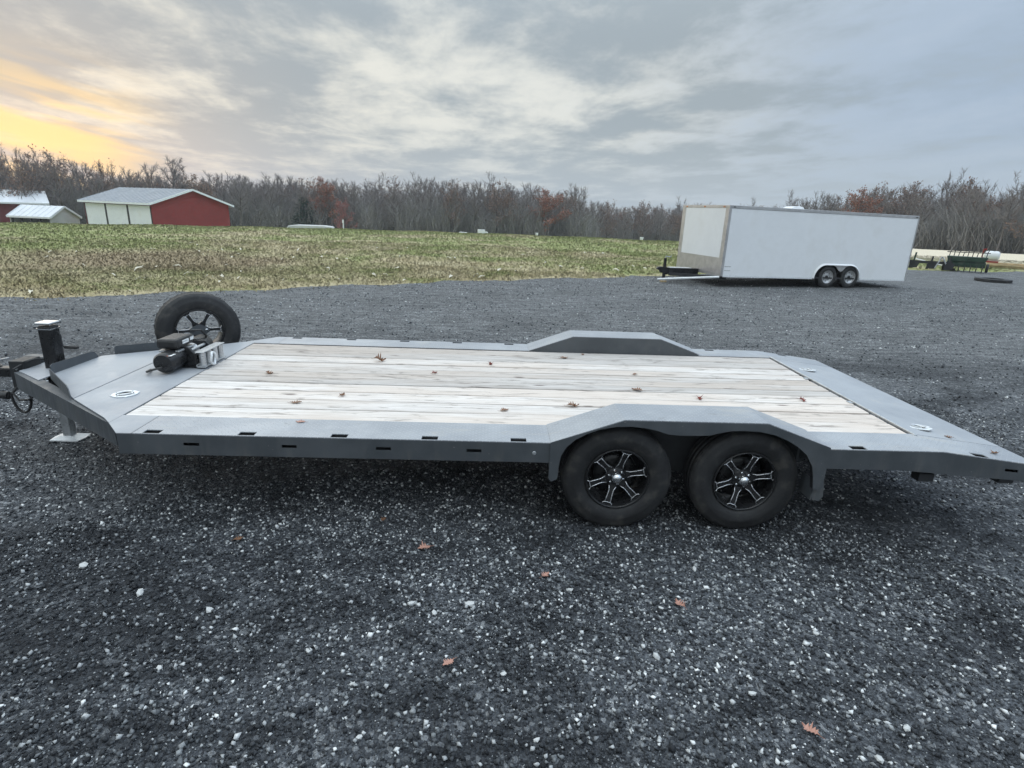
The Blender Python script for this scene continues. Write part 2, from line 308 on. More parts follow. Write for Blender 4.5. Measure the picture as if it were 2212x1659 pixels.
# ------------------------------------------------------------------ mesh helpers
class MB:
    def __init__(s): s.v = []; s.f = []; s.smooth = False
    def add(s, v, f): n = len(s.v); s.v += [tuple(p) for p in v]; s.f += [tuple(i+n for i in q) for q in f]; return s
    def box(s, x0, x1, y0, y1, z0, z1):
        return s.add([(x, y, z) for z in (z0, z1) for y in (y0, y1) for x in (x0, x1)], [(0, 2, 3, 1), (4, 5, 7, 6), (0, 1, 5, 4), (2, 6, 7, 3), (0, 4, 6, 2), (1, 3, 7, 5)])
    def beam(s, p, q, w, h, up=(0, 0, 1)):        # rectangular bar from p to q, w sideways, h along up
        p, q = Vector(p), Vector(q); d = (q-p).normalized(); sd = d.cross(Vector(up)).normalized()*w/2; uu = sd.cross(d).normalized()*h/2
        return s.add([p-sd-uu, p+sd-uu, p+sd+uu, p-sd+uu, q-sd-uu, q+sd-uu, q+sd+uu, q-sd+uu], [(0, 1, 2, 3), (4, 7, 6, 5), (0, 4, 5, 1), (1, 5, 6, 2), (2, 6, 7, 3), (3, 7, 4, 0)])
    def tube(s, pts, r, n=10, cap=True):
        pts = [Vector(p) for p in pts]; rr = r if isinstance(r, (list, tuple)) else [r]*len(pts); b = len(s.v); a = None
        for i, p in enumerate(pts):
            d = (pts[min(i+1, len(pts)-1)]-pts[max(i-1, 0)]).normalized()
            if a is None: a = d.orthogonal().normalized()
            a = (a - d*a.dot(d)).normalized(); c = d.cross(a)
            s.v += [tuple(p + (a*math.cos(2*math.pi*k/n) + c*math.sin(2*math.pi*k/n))*rr[i]) for k in range(n)]
        for i in range(len(pts)-1):
            for k in range(n): s.f.append((b+i*n+k, b+i*n+(k+1) % n, b+(i+1)*n+(k+1) % n, b+(i+1)*n+k))
        if cap: s.f.append(tuple(b+k for k in range(n))[::-1]); s.f.append(tuple(b+(len(pts)-1)*n+k for k in range(n)))
        return s
    def lathe(s, prof, n=48, axis='y', closed=False, o=(0, 0, 0)):   # prof: (along axis, radius)
        b = len(s.v)
        for k in range(n):
            c, d = math.cos(2*math.pi*k/n), math.sin(2*math.pi*k/n)
            for a, r in prof:
                p = {'y': (r*c, a, r*d), 'z': (r*c, r*d, a), 'x': (a, r*c, r*d)}[axis]; s.v.append((p[0]+o[0], p[1]+o[1], p[2]+o[2]))
        m = len(prof)
        for k in range(n):
            for i in range(m if closed else m-1):
                j = (i+1) % m; kk = (k+1) % n
                s.f.append((b+k*m+i, b+kk*m+i, b+kk*m+j, b+k*m+j))
        return s
    def prism(s, poly, fn, t0, t1):               # poly 2-D, fn(u, v, t) -> point
        n = len(poly); b = len(s.v)
        s.v += [fn(u, v, t0) for u, v in poly] + [fn(u, v, t1) for u, v in poly]
        s.f.append(tuple(b+i for i in range(n))[::-1]); s.f.append(tuple(b+n+i for i in range(n)))
        for i in range(n): j = (i+1) % n; s.f.append((b+i, b+j, b+n+j, b+n+i))
        return s
    def mesh(s, name):
        me = bpy.data.meshes.new(name); me.from_pydata(s.v, [], s.f); me.update()
        bm = bmesh.new(); bm.from_mesh(me); bmesh.ops.recalc_face_normals(bm, faces=bm.faces); bm.to_mesh(me); bm.free()
        if s.smooth: me.polygons.foreach_set('use_smooth', [True]*len(me.polygons))
        return me
    def build(s, name, mat, parent=None, bevel=0., smooth=None, loc=None):
        if smooth is not None: s.smooth = smooth
        o = bpy.data.objects.new(name, s.mesh(name)); C.objects.link(o); o.data.materials.append(MT[mat])
        if parent: o.parent = parent
        if loc: o.location = loc
        if bevel:
            q = o.modifiers.new('edge', 'BEVEL'); q.width = bevel; q.segments = 2; q.limit_method = 'ANGLE'; q.angle_limit = R(40)
        if s.smooth:
            o.data.set_sharp_from_angle(angle=R(38))
        return o
def tag(o, label=None, cat=None, group=None, kind=None):
    for k, v in (('label', label), ('category', cat), ('group', group), ('kind', kind)):
        if v: o[k] = v
    return o
def empty(name, loc=(0, 0, 0), rz=0., label=None, cat=None, group=None):
    o = bpy.data.objects.new(name, None); C.objects.link(o); o.location = loc; o.rotation_euler = (0, 0, rz); o.empty_display_size = .2
    return tag(o, label, cat, group)
def copy_tree(o, parent=None):
    c = o.copy(); C.objects.link(c); c.parent = parent
    for ch in o.children: copy_tree(ch, c)
    return c
def fast_mesh(name, V, F, mat, tone=None, smooth=False):
    me = bpy.data.meshes.new(name); k = F.shape[1]
    me.vertices.add(len(V)); me.vertices.foreach_set('co', V.astype(np.float32).ravel())
    me.loops.add(F.size); me.loops.foreach_set('vertex_index', F.astype(np.int32).ravel())
    me.polygons.add(len(F)); me.polygons.foreach_set('loop_start', np.arange(0, F.size, k, dtype=np.int32)); me.polygons.foreach_set('loop_total', np.full(len(F), k, np.int32))
    if smooth: me.polygons.foreach_set('use_smooth', np.ones(len(F), bool))
    me.update(calc_edges=True)
    if tone is not None: a = me.attributes.new('tone', 'FLOAT', 'POINT'); a.data.foreach_set('value', tone.astype(np.float32))
    o = bpy.data.objects.new(name, me); C.objects.link(o); me.materials.append(MT[mat]); return o

# ------------------------------------------------------------------ terrain
EDGE = np.array([(-60, -25), (-22, 0.5), (-15, 5.2), (-10.45, 8.1), (-7.67, 9.6), (-5.87, 10.8), (-1.73, 13.4), (4.85, 16.7), (12, 20.5), (18, 23.2), (25, 24.6), (40, 30), (90, 48)], float)
def edge_y(x): return np.interp(x, EDGE[:, 0], EDGE[:, 1])
def wob(x, y): return .12*np.sin(33*x-7*y)*np.sin(14*x+2) + .30*np.sin(1.9*x+.4*y) + .16*np.sin(4.3*x+1.7*y+1) + .09*np.sin(9.7*x-3*y) + .05*np.sin(21*x+5*y)
def ground_z(x, y):
    x, y = np.asarray(x, float), np.asarray(y, float)
    dx, dy = x-CAM.x, y-CAM.y; r = np.hypot(dx, dy); az = np.degrees(np.arctan2(dx, np.maximum(dy, .01)))
    k = np.clip((az-20)/14, 0, 1); k = k*k*(3-2*k)
    rc = 45 + 27*k; zc = 2.0-rc*np.tan(np.radians(2.44-.60*k))
    inside = edge_y(x)+wob(x, y)*.6 - y                     # >0 on the gravel side
    s = np.clip(-inside/26, 0, 1); s = s*s*(3-2*s)
    z = zc*s
    fall = np.clip(r-rc, 0, None); z = z - np.where(fall > 0, fall*fall/(fall+8)*.055, 0)
    z = np.maximum(z, -7.)
    e = np.clip(-inside/.5, -1, 1)
    z = z + .025*e
    z = z + np.where(inside < 0, .03*np.sin(.9*x+.3*y)*np.clip(-inside/4, 0, 1), 0)
    return z
def build_terrain():
    # grass field: polar sheet round the camera, finer near by
    rs = np.concatenate([np.linspace(5, 30, 120), np.geomspace(30.4, 600, 80)]); az = np.radians(np.linspace(-100, 100, 420))
    A, RR = np.meshgrid(az, rs); X = CAM.x+RR*np.sin(A); Y = CAM.y+RR*np.cos(A); Z = ground_z(X, Y)
    V = np.stack([X, Y, Z], -1).reshape(-1, 3); n, m = A.shape
    i = np.arange((n-1)*m).reshape(n-1, m)[:, :-1].ravel(); F = np.stack([i, i+1, i+m+1, i+m], 1)[:, ::-1]
    o = fast_mesh('grass_field', V, F, 'grass_ground', smooth=True); tag(o, kind='structure')
    # gravel yard: flat sheet, grass rises through it at the edge
    xs = np.linspace(-70, 100, 120); top = edge_y(xs)+1.2
    V = np.concatenate([np.stack([xs, np.full_like(xs, -60), np.zeros_like(xs)], 1), np.stack([xs, top, np.zeros_like(xs)], 1)])
    k = len(xs); i = np.arange(k-1); F = np.stack([i, i+1, i+k+1, i+k], 1)
    o = fast_mesh('gravel_yard', V, F, 'gravel_ground'); tag(o, kind='structure')
build_terrain()

def build_gravel():
    base = np.array([(1, 0, 0), (-1, 0, 0), (0, 1, 0), (0, -1, 0), (0, 0, 1), (0, 0, -1)], float)
    tri = np.array([(0, 2, 4), (2, 1, 4), (1, 3, 4), (3, 0, 4), (2, 0, 5), (1, 2, 5), (3, 1, 5), (0, 3, 5)])
    P, S = [], []
    for r0, r1, dens, s0, s1 in ((1.2, 4.2, 6000, .0032, .0150), (4.2, 8.0, 1250, .0052, .0145), (8.0, 24, 90, .009, .024)):
        n = int(dens*(r1*r1-r0*r0)*R(57)); a = rng.uniform(-R(54), R(60), n); r = np.sqrt(rng.uniform(r0*r0, r1*r1, n))
        x = CAM.x+r*np.sin(a); y = CAM.y+r*np.cos(a)
        k = (y < edge_y(x)+wob(x, y)*.6-.1); x, y = x[k], y[k]
        # patchy cover
        d = .5+.5*np.sin(1.3*x+.8*np.sin(1.7*y))*np.sin(2.1*y+1.1*np.sin(1.1*x)); k = rng.random(len(x)) < .45+.55*d; x, y = x[k], y[k]
        P.append(np.stack([x, y], 1)); S.append(s0+(s1-s0)*rng.random(len(x))**2.6)
    P = np.concatenate(P); S = np.concatenate(S); n = len(P)
    jit = 1+rng.uniform(-.38, .38, (n, 6, 1)); q = base[None]*jit*S[:, None, None]
    q = q*np.stack([rng.uniform(.7, 1.25, n), rng.uniform(.65, 1.1, n), rng.uniform(.55, .95, n)], 1)[:, None]
    q = q+rng.normal(0, .12, (n, 6, 3))*S[:, None, None]
    ax, ay, az = (rng.uniform(-.7, .7, n), rng.uniform(-.7, .7, n), rng.uniform(0, 6.3, n))
    def rot(v, a, i, j):
        c, s = np.cos(a)[:, None], np.sin(a)[:, None]; u = v.copy(); u[..., i] = c*v[..., i]-s*v[..., j]; u[..., j] = s*v[..., i]+c*v[..., j]; return u
    q = rot(rot(rot(q, ax, 1, 2), ay, 0, 2), az, 0, 1)
    q[..., :2] += P[:, None]; q[..., 2] += (S*rng.uniform(.15, .7, n))[:, None]
    V = q.reshape(-1, 3); F = (tri[None]+np.arange(n)[:, None, None]*6).reshape(-1, 3)
    far = np.clip((P[:, 1]-1.5)/5, 0, 1)*.62  # far stones toned paler, as a low view hides the shaded gaps
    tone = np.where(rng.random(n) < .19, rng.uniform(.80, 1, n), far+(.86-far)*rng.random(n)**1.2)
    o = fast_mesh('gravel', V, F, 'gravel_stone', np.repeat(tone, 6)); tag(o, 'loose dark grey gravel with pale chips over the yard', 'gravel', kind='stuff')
build_gravel()

def build_grass():
    P = []
    for r0, r1, dens in ((9, 20, 330), (20, 32, 120), (32, 52, 40)):
        n = int(dens*(r1*r1-r0*r0)/2*R(96)); a = rng.uniform(-R(48), R(48), n); r = np.sqrt(rng.uniform(r0*r0, r1*r1, n))
        x = CAM.x+r*np.sin(a); y = CAM.y+r*np.cos(a); k = y > edge_y(x)+wob(x, y)*.6+rng.normal(.0, .16, n)
        # not under the parked trailer and the machines
        P.append(np.stack([x[k], y[k], r[k]], 1))
    P = np.concatenate(P); n = len(P); z = ground_z(P[:, 0], P[:, 1])
    V = np.zeros((n, 4, 3)); a = rng.uniform(0, 6.3, n); h = rng.uniform(.018, .062, n)*(1+P[:, 2]/90); w = rng.uniform(.006, .016, n)*(.6+P[:, 2]/22); ln = rng.normal(0, .05, (n, 2))
    c, s = np.cos(a), np.sin(a)
    for k, (t, ww) in enumerate(((0, -1), (0, 1))): V[:, k, 0] = P[:, 0]+ww*w*c; V[:, k, 1] = P[:, 1]+ww*w*s; V[:, k, 2] = z-.01
    V[:, 2, :2] = P[:, :2]+ln+np.stack([c*w*.6, s*w*.6], 1); V[:, 2, 2] = z+h
    V[:, 3, :2] = P[:, :2]+ln*.55+np.stack([-c*w, -s*w], 1); V[:, 3, 2] = z+h*.62
    F = np.arange(n*4).reshape(n, 4)
    o = fast_mesh('grass', V.reshape(-1, 3), F, 'grass_blade', np.repeat(rng.random(n), 4)); tag(o, 'short patchy green and straw coloured grass of the field', 'grass', kind='stuff')
build_grass()

# ------------------------------------------------------------------ the open car trailer
ZD, WT, PW = .641, 2.70, .305
TX0, TX1, TX2, TZ2 = -3.09, 2.05, 2.72, .558       # front corner, start of the tail, rear end, height there
def tz(x): return ZD if x <= TX1 else ZD+(TZ2-ZD)*(x-TX1)/(TX2-TX1)
trailer = empty('car_trailer', (0, 0, 0), 0, 'grey flatbed car trailer with pale plank deck and drive-over fenders on the gravel', 'trailer')
POCK = [(-2.94, -2.84), (-2.375, -2.275), (-1.815, -1.715), (-1.26, -1.16), (-.708, -.61), (1.46, 1.56), (2.27, 2.37)]
SLOT = [(-2.70, -2.606), (-2.11, -2.02), (-1.537, -1.447), (-.98, -.888), (2.49, 2.58)]
def plate(xs, ys, hole, fn, t0, t1):     # sheet with rectangular openings, all in one piece
    bm = bmesh.new(); vv = {}
    def g(i, j, k):
        if (i, j, k) not in vv: vv[(i, j, k)] = bm.verts.new(fn(xs[i], ys[j], (t0, t1)[k]))
        return vv[(i, j, k)]
    ni, nj = len(xs)-1, len(ys)-1
    solid = lambda i, j: 0 <= i < ni and 0 <= j < nj and not hole((xs[i]+xs[i+1])/2, (ys[j]+ys[j+1])/2)
    for i in range(ni):
        for j in range(nj):
            if not solid(i, j): continue
            bm.faces.new([g(i, j, 1), g(i+1, j, 1), g(i+1, j+1, 1), g(i, j+1, 1)]); bm.faces.new([g(i, j, 0), g(i, j+1, 0), g(i+1, j+1, 0), g(i+1, j, 0)])
            if not solid(i-1, j): bm.faces.new([g(i, j, 0), g(i, j, 1), g(i, j+1, 1), g(i, j+1, 0)])
            if not solid(i+1, j): bm.faces.new([g(i+1, j, 0), g(i+1, j+1, 0), g(i+1, j+1, 1), g(i+1, j, 1)])
            if not solid(i, j-1): bm.faces.new([g(i, j, 0), g(i+1, j, 0), g(i+1, j, 1), g(i, j, 1)])
            if not solid(i, j+1): bm.faces.new([g(i, j+1, 0), g(i, j+1, 1), g(i+1, j+1, 1), g(i+1, j+1, 0)])
    bmesh.ops.recalc_face_normals(bm, faces=bm.faces); me = bpy.data.meshes.new('plate'); bm.to_mesh(me); bm.free(); return me
def link(name, me, mat, parent, bevel=0.):
    o = bpy.data.objects.new(name, me); me.name = name; C.objects.link(o); me.materials.append(MT[mat]); o.parent = parent
    if bevel: q = o.modifiers.new('edge', 'BEVEL'); q.width = bevel; q.segments = 2; q.limit_method = 'ANGLE'; q.angle_limit = R(40)
    return o
def side(far):
    Y = (lambda y: WT-y) if far else (lambda y: y)
    xs = sorted(set([-3.0, -.452, 1.302, TX1, TX2] + [x for p in POCK for x in p]))
    inp = lambda x: any(a < x < b for a, b in POCK)
    # side plate with open stake pockets along its outer edge
    for xs_ in ([x for x in xs if x < -.45], [x for x in xs if x > 1.3]):
        me = plate(xs_, [0., .006, .062, PW-.004], lambda x, y: inp(x) and .006 < y < .062, lambda x, y, t: (x, Y(y), tz(x)+t), -.006, 0.)
        link('side_plate', me, 'tread_plate', trailer)
    m = MB(); m.prism([(-2.996, 0), (-2.996, PW-.004), (-3.233, PW-.004), (-3.233, .160), (TX0, 0)], lambda u, v, t: (u, Y(v), ZD+t), -.006, 0.); m.build('corner_plate', 'smooth_plate', trailer)
    # outer rail in two lengths, before and behind the wheels: upright web with tie-down slots, lower lip, closed back
    def wz(x, v): top = tz(x)-.0065; bot = .505 if x <= 1.8 else .505+(.44-.505)*(x-1.8)/.92; return bot+(top-bot)*v
    for xa_, xb_ in ((TX0, -.459), (1.309, TX2)):
        xs = sorted(set([x for x in [xa_, 1.8, TX1, xb_] if xa_ <= x <= xb_] + [x for p in SLOT for x in p if xa_ < x < xb_]))
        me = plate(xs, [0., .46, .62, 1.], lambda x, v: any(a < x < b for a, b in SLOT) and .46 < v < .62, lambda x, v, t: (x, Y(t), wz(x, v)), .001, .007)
        link('side_rail', me, 'rail_paint_shaded', trailer)
        m = MB()
        for a, b in zip(xs[:-1], xs[1:]):
            if a in [p[1] for p in SLOT] and False: continue
            m.add([(a, Y(.0075), wz(a, 0)), (b, Y(.0075), wz(b, 0)), (b, Y(.06), wz(b, 0)), (a, Y(.06), wz(a, 0)), (a, Y(.0075), wz(a, 0)+.006), (b, Y(.0075), wz(b, 0)+.006), (b, Y(.06), wz(b, 0)+.006), (a, Y(.06), wz(a, 0)+.006)], [(0, 1, 2, 3), (4, 5, 6, 7), (0, 1, 5, 4), (2, 3, 7, 6)])
        m.build('rail_lip', 'rail_paint_shaded', trailer)
        m = MB(); m.prism([(xa_+.02, wz(xa_, 0)+.008), (min(xb_, 1.8), wz(min(xb_, 1.8), 0)+.008), (xb_-.02, wz(xb_, 0)+.008), (xb_-.02, tz(xb_)-.009), (min(xb_-.02, TX1), ZD-.009), (xa_+.02, ZD-.009)] if xb_ > 2 else [(xa_+.02, .513), (xb_-.02, .513), (xb_-.02, ZD-.009), (xa_+.02, ZD-.009)], lambda u, v, t: (u, Y(t), v), .066, .072); m.build('rail_channel', 'dark_frame', trailer)
    # fender: sloped top sheets, outer skirt cut round the tyres, inner wall
    top = [(-.46, ZD+.004), (-.012, .805), (.888, .805), (1.31, ZD+.012)]
    m = MB(); th = .006
    for (a, za), (b, zb) in zip(top[:-1], top[1:]):
        y0, y1 = Y(-.004), Y(PW)
        m.add([(a, y0, za), (b, y0, zb), (b, y1, zb), (a, y1, za), (a, y0, za-th), (b, y0, zb-th), (b, y1, zb-th), (a, y1, za-th)], [(0, 1, 2, 3), (4, 7, 6, 5), (0, 4, 5, 1), (1, 5, 6, 2), (2, 6, 7, 3), (3, 7, 4, 0)])
    f = m.build('fender', 'tread_plate', trailer)
    sk = [(-.462, ZD+.001), (-.012, .7985), (.888, .7985), (1.312, ZD+.009), (1.312, .375), (1.296, .355), (1.25, .362), (1.237, .446), (1.217, .52), (1.165, .60), (1.10, .652), (1.03, .692), (.94, .728), (.84, .748), (.74, .752), (.66, .748), (.595, .735), (.53, .716), (.46, .712), (.34, .711), (.27, .716), (.20, .738), (.12, .754), (.03, .762), (-.065, .758), (-.16, .738), (-.24, .706), (-.31, .665), (-.36, .615), (-.392, .555), (-.402, .48), (-.404, .41), (-.413, .392), (-.445, .378), (-.462, .40)]
    m = MB(); m.prism(sk, lambda u, v, t: (u, Y(t), v), -.006, .0008); m.build('skirt', 'rail_paint_shaded', f)
    # flange turned in round the wheel opening, inner wall of the wheel box
    arc = sk[6:-2]; m = MB()
    for (a, za), (b, zb) in zip(arc[:-1], arc[1:]): m.add([(a, Y(.0012), za+.001), (b, Y(.0012), zb+.001), (b, Y(.03), zb+.001), (a, Y(.03), za+.001)], [(0, 1, 2, 3)])
    m.build('skirt_flange', 'dark_frame', f)
    m = MB(); m.prism([(-.455, ZD+.002), (-.012, .798), (.888, .798), (1.30, ZD+.006), (1.30, .42), (-.455, .42)], lambda u, v, t: (u, Y(t), v), PW-.0055, PW-.0005); m.build('inner_wall', 'rail_paint_shaded', f)
    m = MB(); m.prism([(-.44, .60), (-.012, .79), (.888, .79), (1.28, .60), (1.28, .33), (-.44, .33)], lambda u, v, t: (u, Y(t), v), PW-.0125, PW-.0065); m.build('wheel_shade_sheet', 'dark_frame', f)  # dark sheet added to stand for the deep shade behind the wheels
    # splash bracket behind the rear tyre and the small lamp before the fender
    m = MB(); m.prism([(1.27, .40), (1.335, .395), (1.345, .30), (1.325, .262), (1.275, .272), (1.262, .33)], lambda u, v, t: (u+.2*t, Y(.02+t), v), 0, .006); m.box(1.262, 1.268, min(Y(.02), Y(.16)), max(Y(.02), Y(.16)), .27, .41)
    m.build('splash_bracket', 'rail_paint_shaded', trailer)
    m = MB(); m.lathe([(-.004, 0.), (-.004, .010), (.001, .013)], 14, 'y', o=(-.559, 0, .568)); m.v = [(x, Y(y), z) for x, y, z in m.v]; m.build('rail_lamp', 'zinc', trailer, smooth=True)
    for x in (1.96, 2.5): m = MB(); m.box(x, x+.10, min(Y(.03), Y(.10)), max(Y(.03), Y(.10)), .415, .468); m.build('ramp_bracket', 'dark_frame', trailer)
side(False); side(True)

# plank deck: boards of slightly different width, every one a piece
PL = [.306, .520, .722, .920, 1.122, 1.272, 1.432, 1.592, 1.756, 1.954, 2.170, 2.394]
for i, (a, b) in enumerate(zip(PL[:-1], PL[1:])):
    big = (0, 2, 4, 6, 8)
    g0 = .0085 if i in big else .0055; g1 = .0085 if i+1 in big or i == 10 else .0055
    if i == 2: g0 = .0125
    m = MB(); hz = ZD-.006+rng.uniform(-.0025, .0025); xs = np.linspace(-3.230, 2.040, 14); n = len(xs); yc, hw = (a+b)/2, (b-a)/2
    ph = rng.uniform(0, 6); prof = [(-hw+g0, -.036), (-hw+g0, -.004), (-hw+g0+.004, 0), (-hw*.3, .001), (hw*.3, .001), (hw-g1-.004, 0), (hw-g1, -.004), (hw-g1, -.036)]; k = len(prof)
    for x in xs:
        dz = .0015*math.sin(x*1.1+ph); dy = .0009*math.sin(x*2.3+ph*2)
        m.v += [(x, p+dy, q+dz) for p, q in prof]
    for s_ in range(n-1):
        for j in range(k): m.f.append((s_*k+j, s_*k+(j+1) % k, (s_+1)*k+(j+1) % k, (s_+1)*k+j))
    m.f.append(tuple(range(k))); m.f.append(tuple((n-1)*k+j for j in range(k))[::-1])
    m.build('plank', 'deck_wood', trailer, loc=(0, yc, hz))
# dark sheet of cross members under the boards
for x in np.arange(-3.0, 2.6, .61):
    m = MB(); zt = min(ZD, tz(x+.05))-.052; yy = .32 if -.55 < x < 1.4 else .08; m.box(x, x+.05, yy, WT-yy, zt-.075, zt); m.build('cross_member', 'dark_frame', trailer)
for y in (.50, WT-.50):
    m = MB(); m.box(-3.3, 2.4, y-.03, y+.03, .37, .512); m.build('frame_rail', 'dark_frame', trailer)
for x in (0, .846):
    m = MB(); m.beam((x, .29, .357), (x, WT-.29, .357), .075, .075); m.build('axle', 'dark_frame', trailer)
    for y in (.42, WT-.42):
        m = MB(); m.beam((x-.36, y, .47), (x, y, .405), .05, .025); m.beam((x, y, .405), (x+.36, y, .47), .05, .025); m.build('leaf_spring', 'dark_frame', trailer)

# nose: two plates of the front deck, turned-up lips, tongue beams
m = MB(); m.prism([(-3.237, .166), (-3.32, .25), (-3.748, .593), (-3.748, 2.107), (-3.32, 2.45), (-3.237, 2.534)], lambda u, v, t: (u, v, ZD+t), -.008, -.001); m.build('nose_plate', 'smooth_plate', trailer)
m = MB(); m.prism([(-3.756, .60), (-4.30, 1.135), (-4.30, 1.74), (-3.756, 2.13)], lambda u, v, t: (u, v, ZD+t), -.008, 0.); m.build('nose_plate', 'smooth_plate', trailer)
def lip(p, q, h0, h1):
    p, q = Vector((*p, ZD)), Vector((*q, ZD)); d = (q-p); L = d.length; d.normalize(); nn = Vector((-d.y, d.x, 0))*.006
    pr = [(0, -.005), (L, -.005), (L, h1), (L-.02, h1+.012), (.09, h0), (.04, h0-.014), (.012, h0-.05)]
    m = MB(); m.prism(pr, lambda u, v, t: tuple(p+d*u+nn*t+Vector((0, 0, v))), 0, 1); m.build('nose_lip', 'rail_paint_shaded', trailer)
lip((-3.765, .598), (-4.225, 1.045), .078, .066)
lip((-4.305, 1.70), (-4.305, 1.15), .070, .066)
lip((-3.70, 2.19), (-4.24, 1.83), .075, .06)
def chan(p, q, zt, h, w, name='tongue_beam'):      # channel beam: top flange, web, bottom flange
    p, q = Vector((*p, 0)), Vector((*q, 0)); d = (q-p).normalized(); nn = Vector((-d.y, d.x, 0))
    if nn.y < 0 and p.y > 1.35 or nn.y > 0 and p.y < 1.35: pass
    inn = nn if (Vector((-3.9, 1.4, 0))-p).dot(nn) > 0 else -nn
    pr = [(0, zt), (w, zt), (w, zt-.01), (.009, zt-.01), (.009, zt-h+.01), (w, zt-h+.01), (w, zt-h), (0, zt-h)]
    m = MB(); m.prism(pr, lambda u, v, t: tuple(p+(q-p)*t+inn*u+Vector((0, 0, v))), 0, 1); m.build(name, 'rail_paint_shaded', trailer)
chan((-3.19, .137), (-4.64, 1.21), ZD-.012, .135, .075); chan((-3.19, 2.563), (-4.64, 1.52), ZD-.012, .135, .075)
m = MB(); m.prism([(-4.62, 1.235), (-4.62, 1.505), (-4.30, 1.74), (-4.30, 1.01)], lambda u, v, t: (u, v, ZD-.0115+t), 0, .006); m.build('tongue_plate', 'smooth_plate', trailer)
# coupler: channel head, clamp and ball housing with latch
cp = MB(); cp.box(-4.73, -4.61, 1.28, 1.46, .46, .70); cpo = cp.build('coupler', 'dark_frame', trailer, .006)
m = MB(); m.box(-4.90, -4.735, 1.325, 1.415, .55, .625); m.build('coupler_neck', 'black_paint', cpo, .01)
m = MB(); m.smooth = True; m.lathe([(-.06, .0), (-.06, .045), (-.02, .062), (.03, .058), (.055, .03), (.06, 0)], 20, 'z', o=(-4.93, 1.37, .60)); m.build('ball_housing', 'black_paint', cpo)
m = MB(); m.beam((-4.96, 1.37, .665), (-4.80, 1.37, .70), .035, .012); m.build('latch', 'zinc', cpo, .003)
m = MB(); m.lathe([(-.10, .0), (-.10, .011), (.10, .011), (.10, 0)], 10, 'y', o=(-4.67, 1.37, .64)); m.build('coupler_bolt', 'zinc', cpo, smooth=True)
# grey breakaway box beside the coupler
m = MB(); m.box(-4.80, -4.62, 1.50, 1.60, .58, .68); m.build('breakaway_box', 'rail_paint_shaded', trailer, .008)
# jack
JX, JY = -4.43, 1.375
jk = MB(); jk.box(JX-.052, JX+.052, JY-.052, JY+.052, .42, .985); jko = jk.build('jack', 'black_paint', trailer, .012)
m = MB(); m.box(JX-.060, JX+.060, JY-.060, JY+.060, .994, 1.016); m.build('jack_cap', 'chrome', jko, .008)  # black cap given chrome to imitate the sky glare on its top
m = MB(); m.box(JX-.056, JX+.056, JY-.0565, JY+.0565, .955, .966); m.build('jack_band', 'chrome', jko)
m = MB(); m.box(JX-.034, JX+.034, JY-.034, JY+.034, .03, .418); m.build('jack_leg', 'zinc', jko, .004)
m = MB(); m.prism([(-.115, -.085), (.115, -.085), (.13, 0), (.115, .085), (-.115, .085), (-.13, 0)], lambda u, v, t: (JX+u, JY+v, t), .004, .014)
m.add([(JX-.115, JY-.085, .014), (JX+.115, JY-.085, .014), (JX+.05, JY-.035, .035), (JX-.05, JY-.035, .035), (JX-.115, JY+.085, .014), (JX+.115, JY+.085, .014), (JX+.05, JY+.035, .035), (JX-.05, JY+.035, .035)], [(0, 1, 2, 3), (4, 7, 6, 5), (0, 3, 7, 4), (1, 5, 6, 2), (3, 2, 6, 7)])
m.build('jack_foot', 'zinc_pale', jko)
m = MB(); m.tube([(JX+.05, JY, .93), (JX+.075, JY, .93), (JX+.085, JY, .90), (JX+.085, JY, .82), (JX+.10, JY, .806)], .0065, 8); m.build('crank', 'dark_frame', jko, smooth=True)
m = MB(); m.lathe([(0, 0), (0, .011), (.008, .014), (.10, .014), (.108, .011), (.108, 0)], 12, 'x', o=(JX+.098, JY, .806)); m.build('crank_grip', 'black_plastic', jko, smooth=True)
# safety chain loop and cable
m = MB(); pts = [(-4.66, 1.24, .50)]
for k in range(15): a = math.pi*k/14; pts.append((-4.60-.075*math.cos(a)-.03, 1.215, .44-.15*math.sin(a)))
pts += [(-4.54, 1.23, .50)]; m.tube(pts, .010, 8); m.build('safety_cable', 'black_plastic', trailer, smooth=True)
m = MB(); m.tube([(-4.70, 1.22, .46), (-4.64, 1.20, .40), (-4.56, 1.195, .405), (-4.47, 1.18, .46), (-4.38, 1.13, .50)], .008, 8); m.build('wiring_loop', 'black_plastic', trailer, smooth=True)
m = MB(); pts = [(-4.66+.02*k, 1.23+.02*k+.05*math.sin(k/9*math.pi), ZD+.005+.055*math.sin(k/9*math.pi)) for k in range(10)]; m.tube(pts, .008, 8); m.build('wiring_loop', 'black_plastic', trailer, smooth=True)
m = MB(); m.smooth = True; m.lathe([(0, 0), (0, .028), (.07, .032), (.075, 0)], 14, 'x', o=(-4.80, 1.22, .43)); m.build('plug', 'black_plastic', trailer)

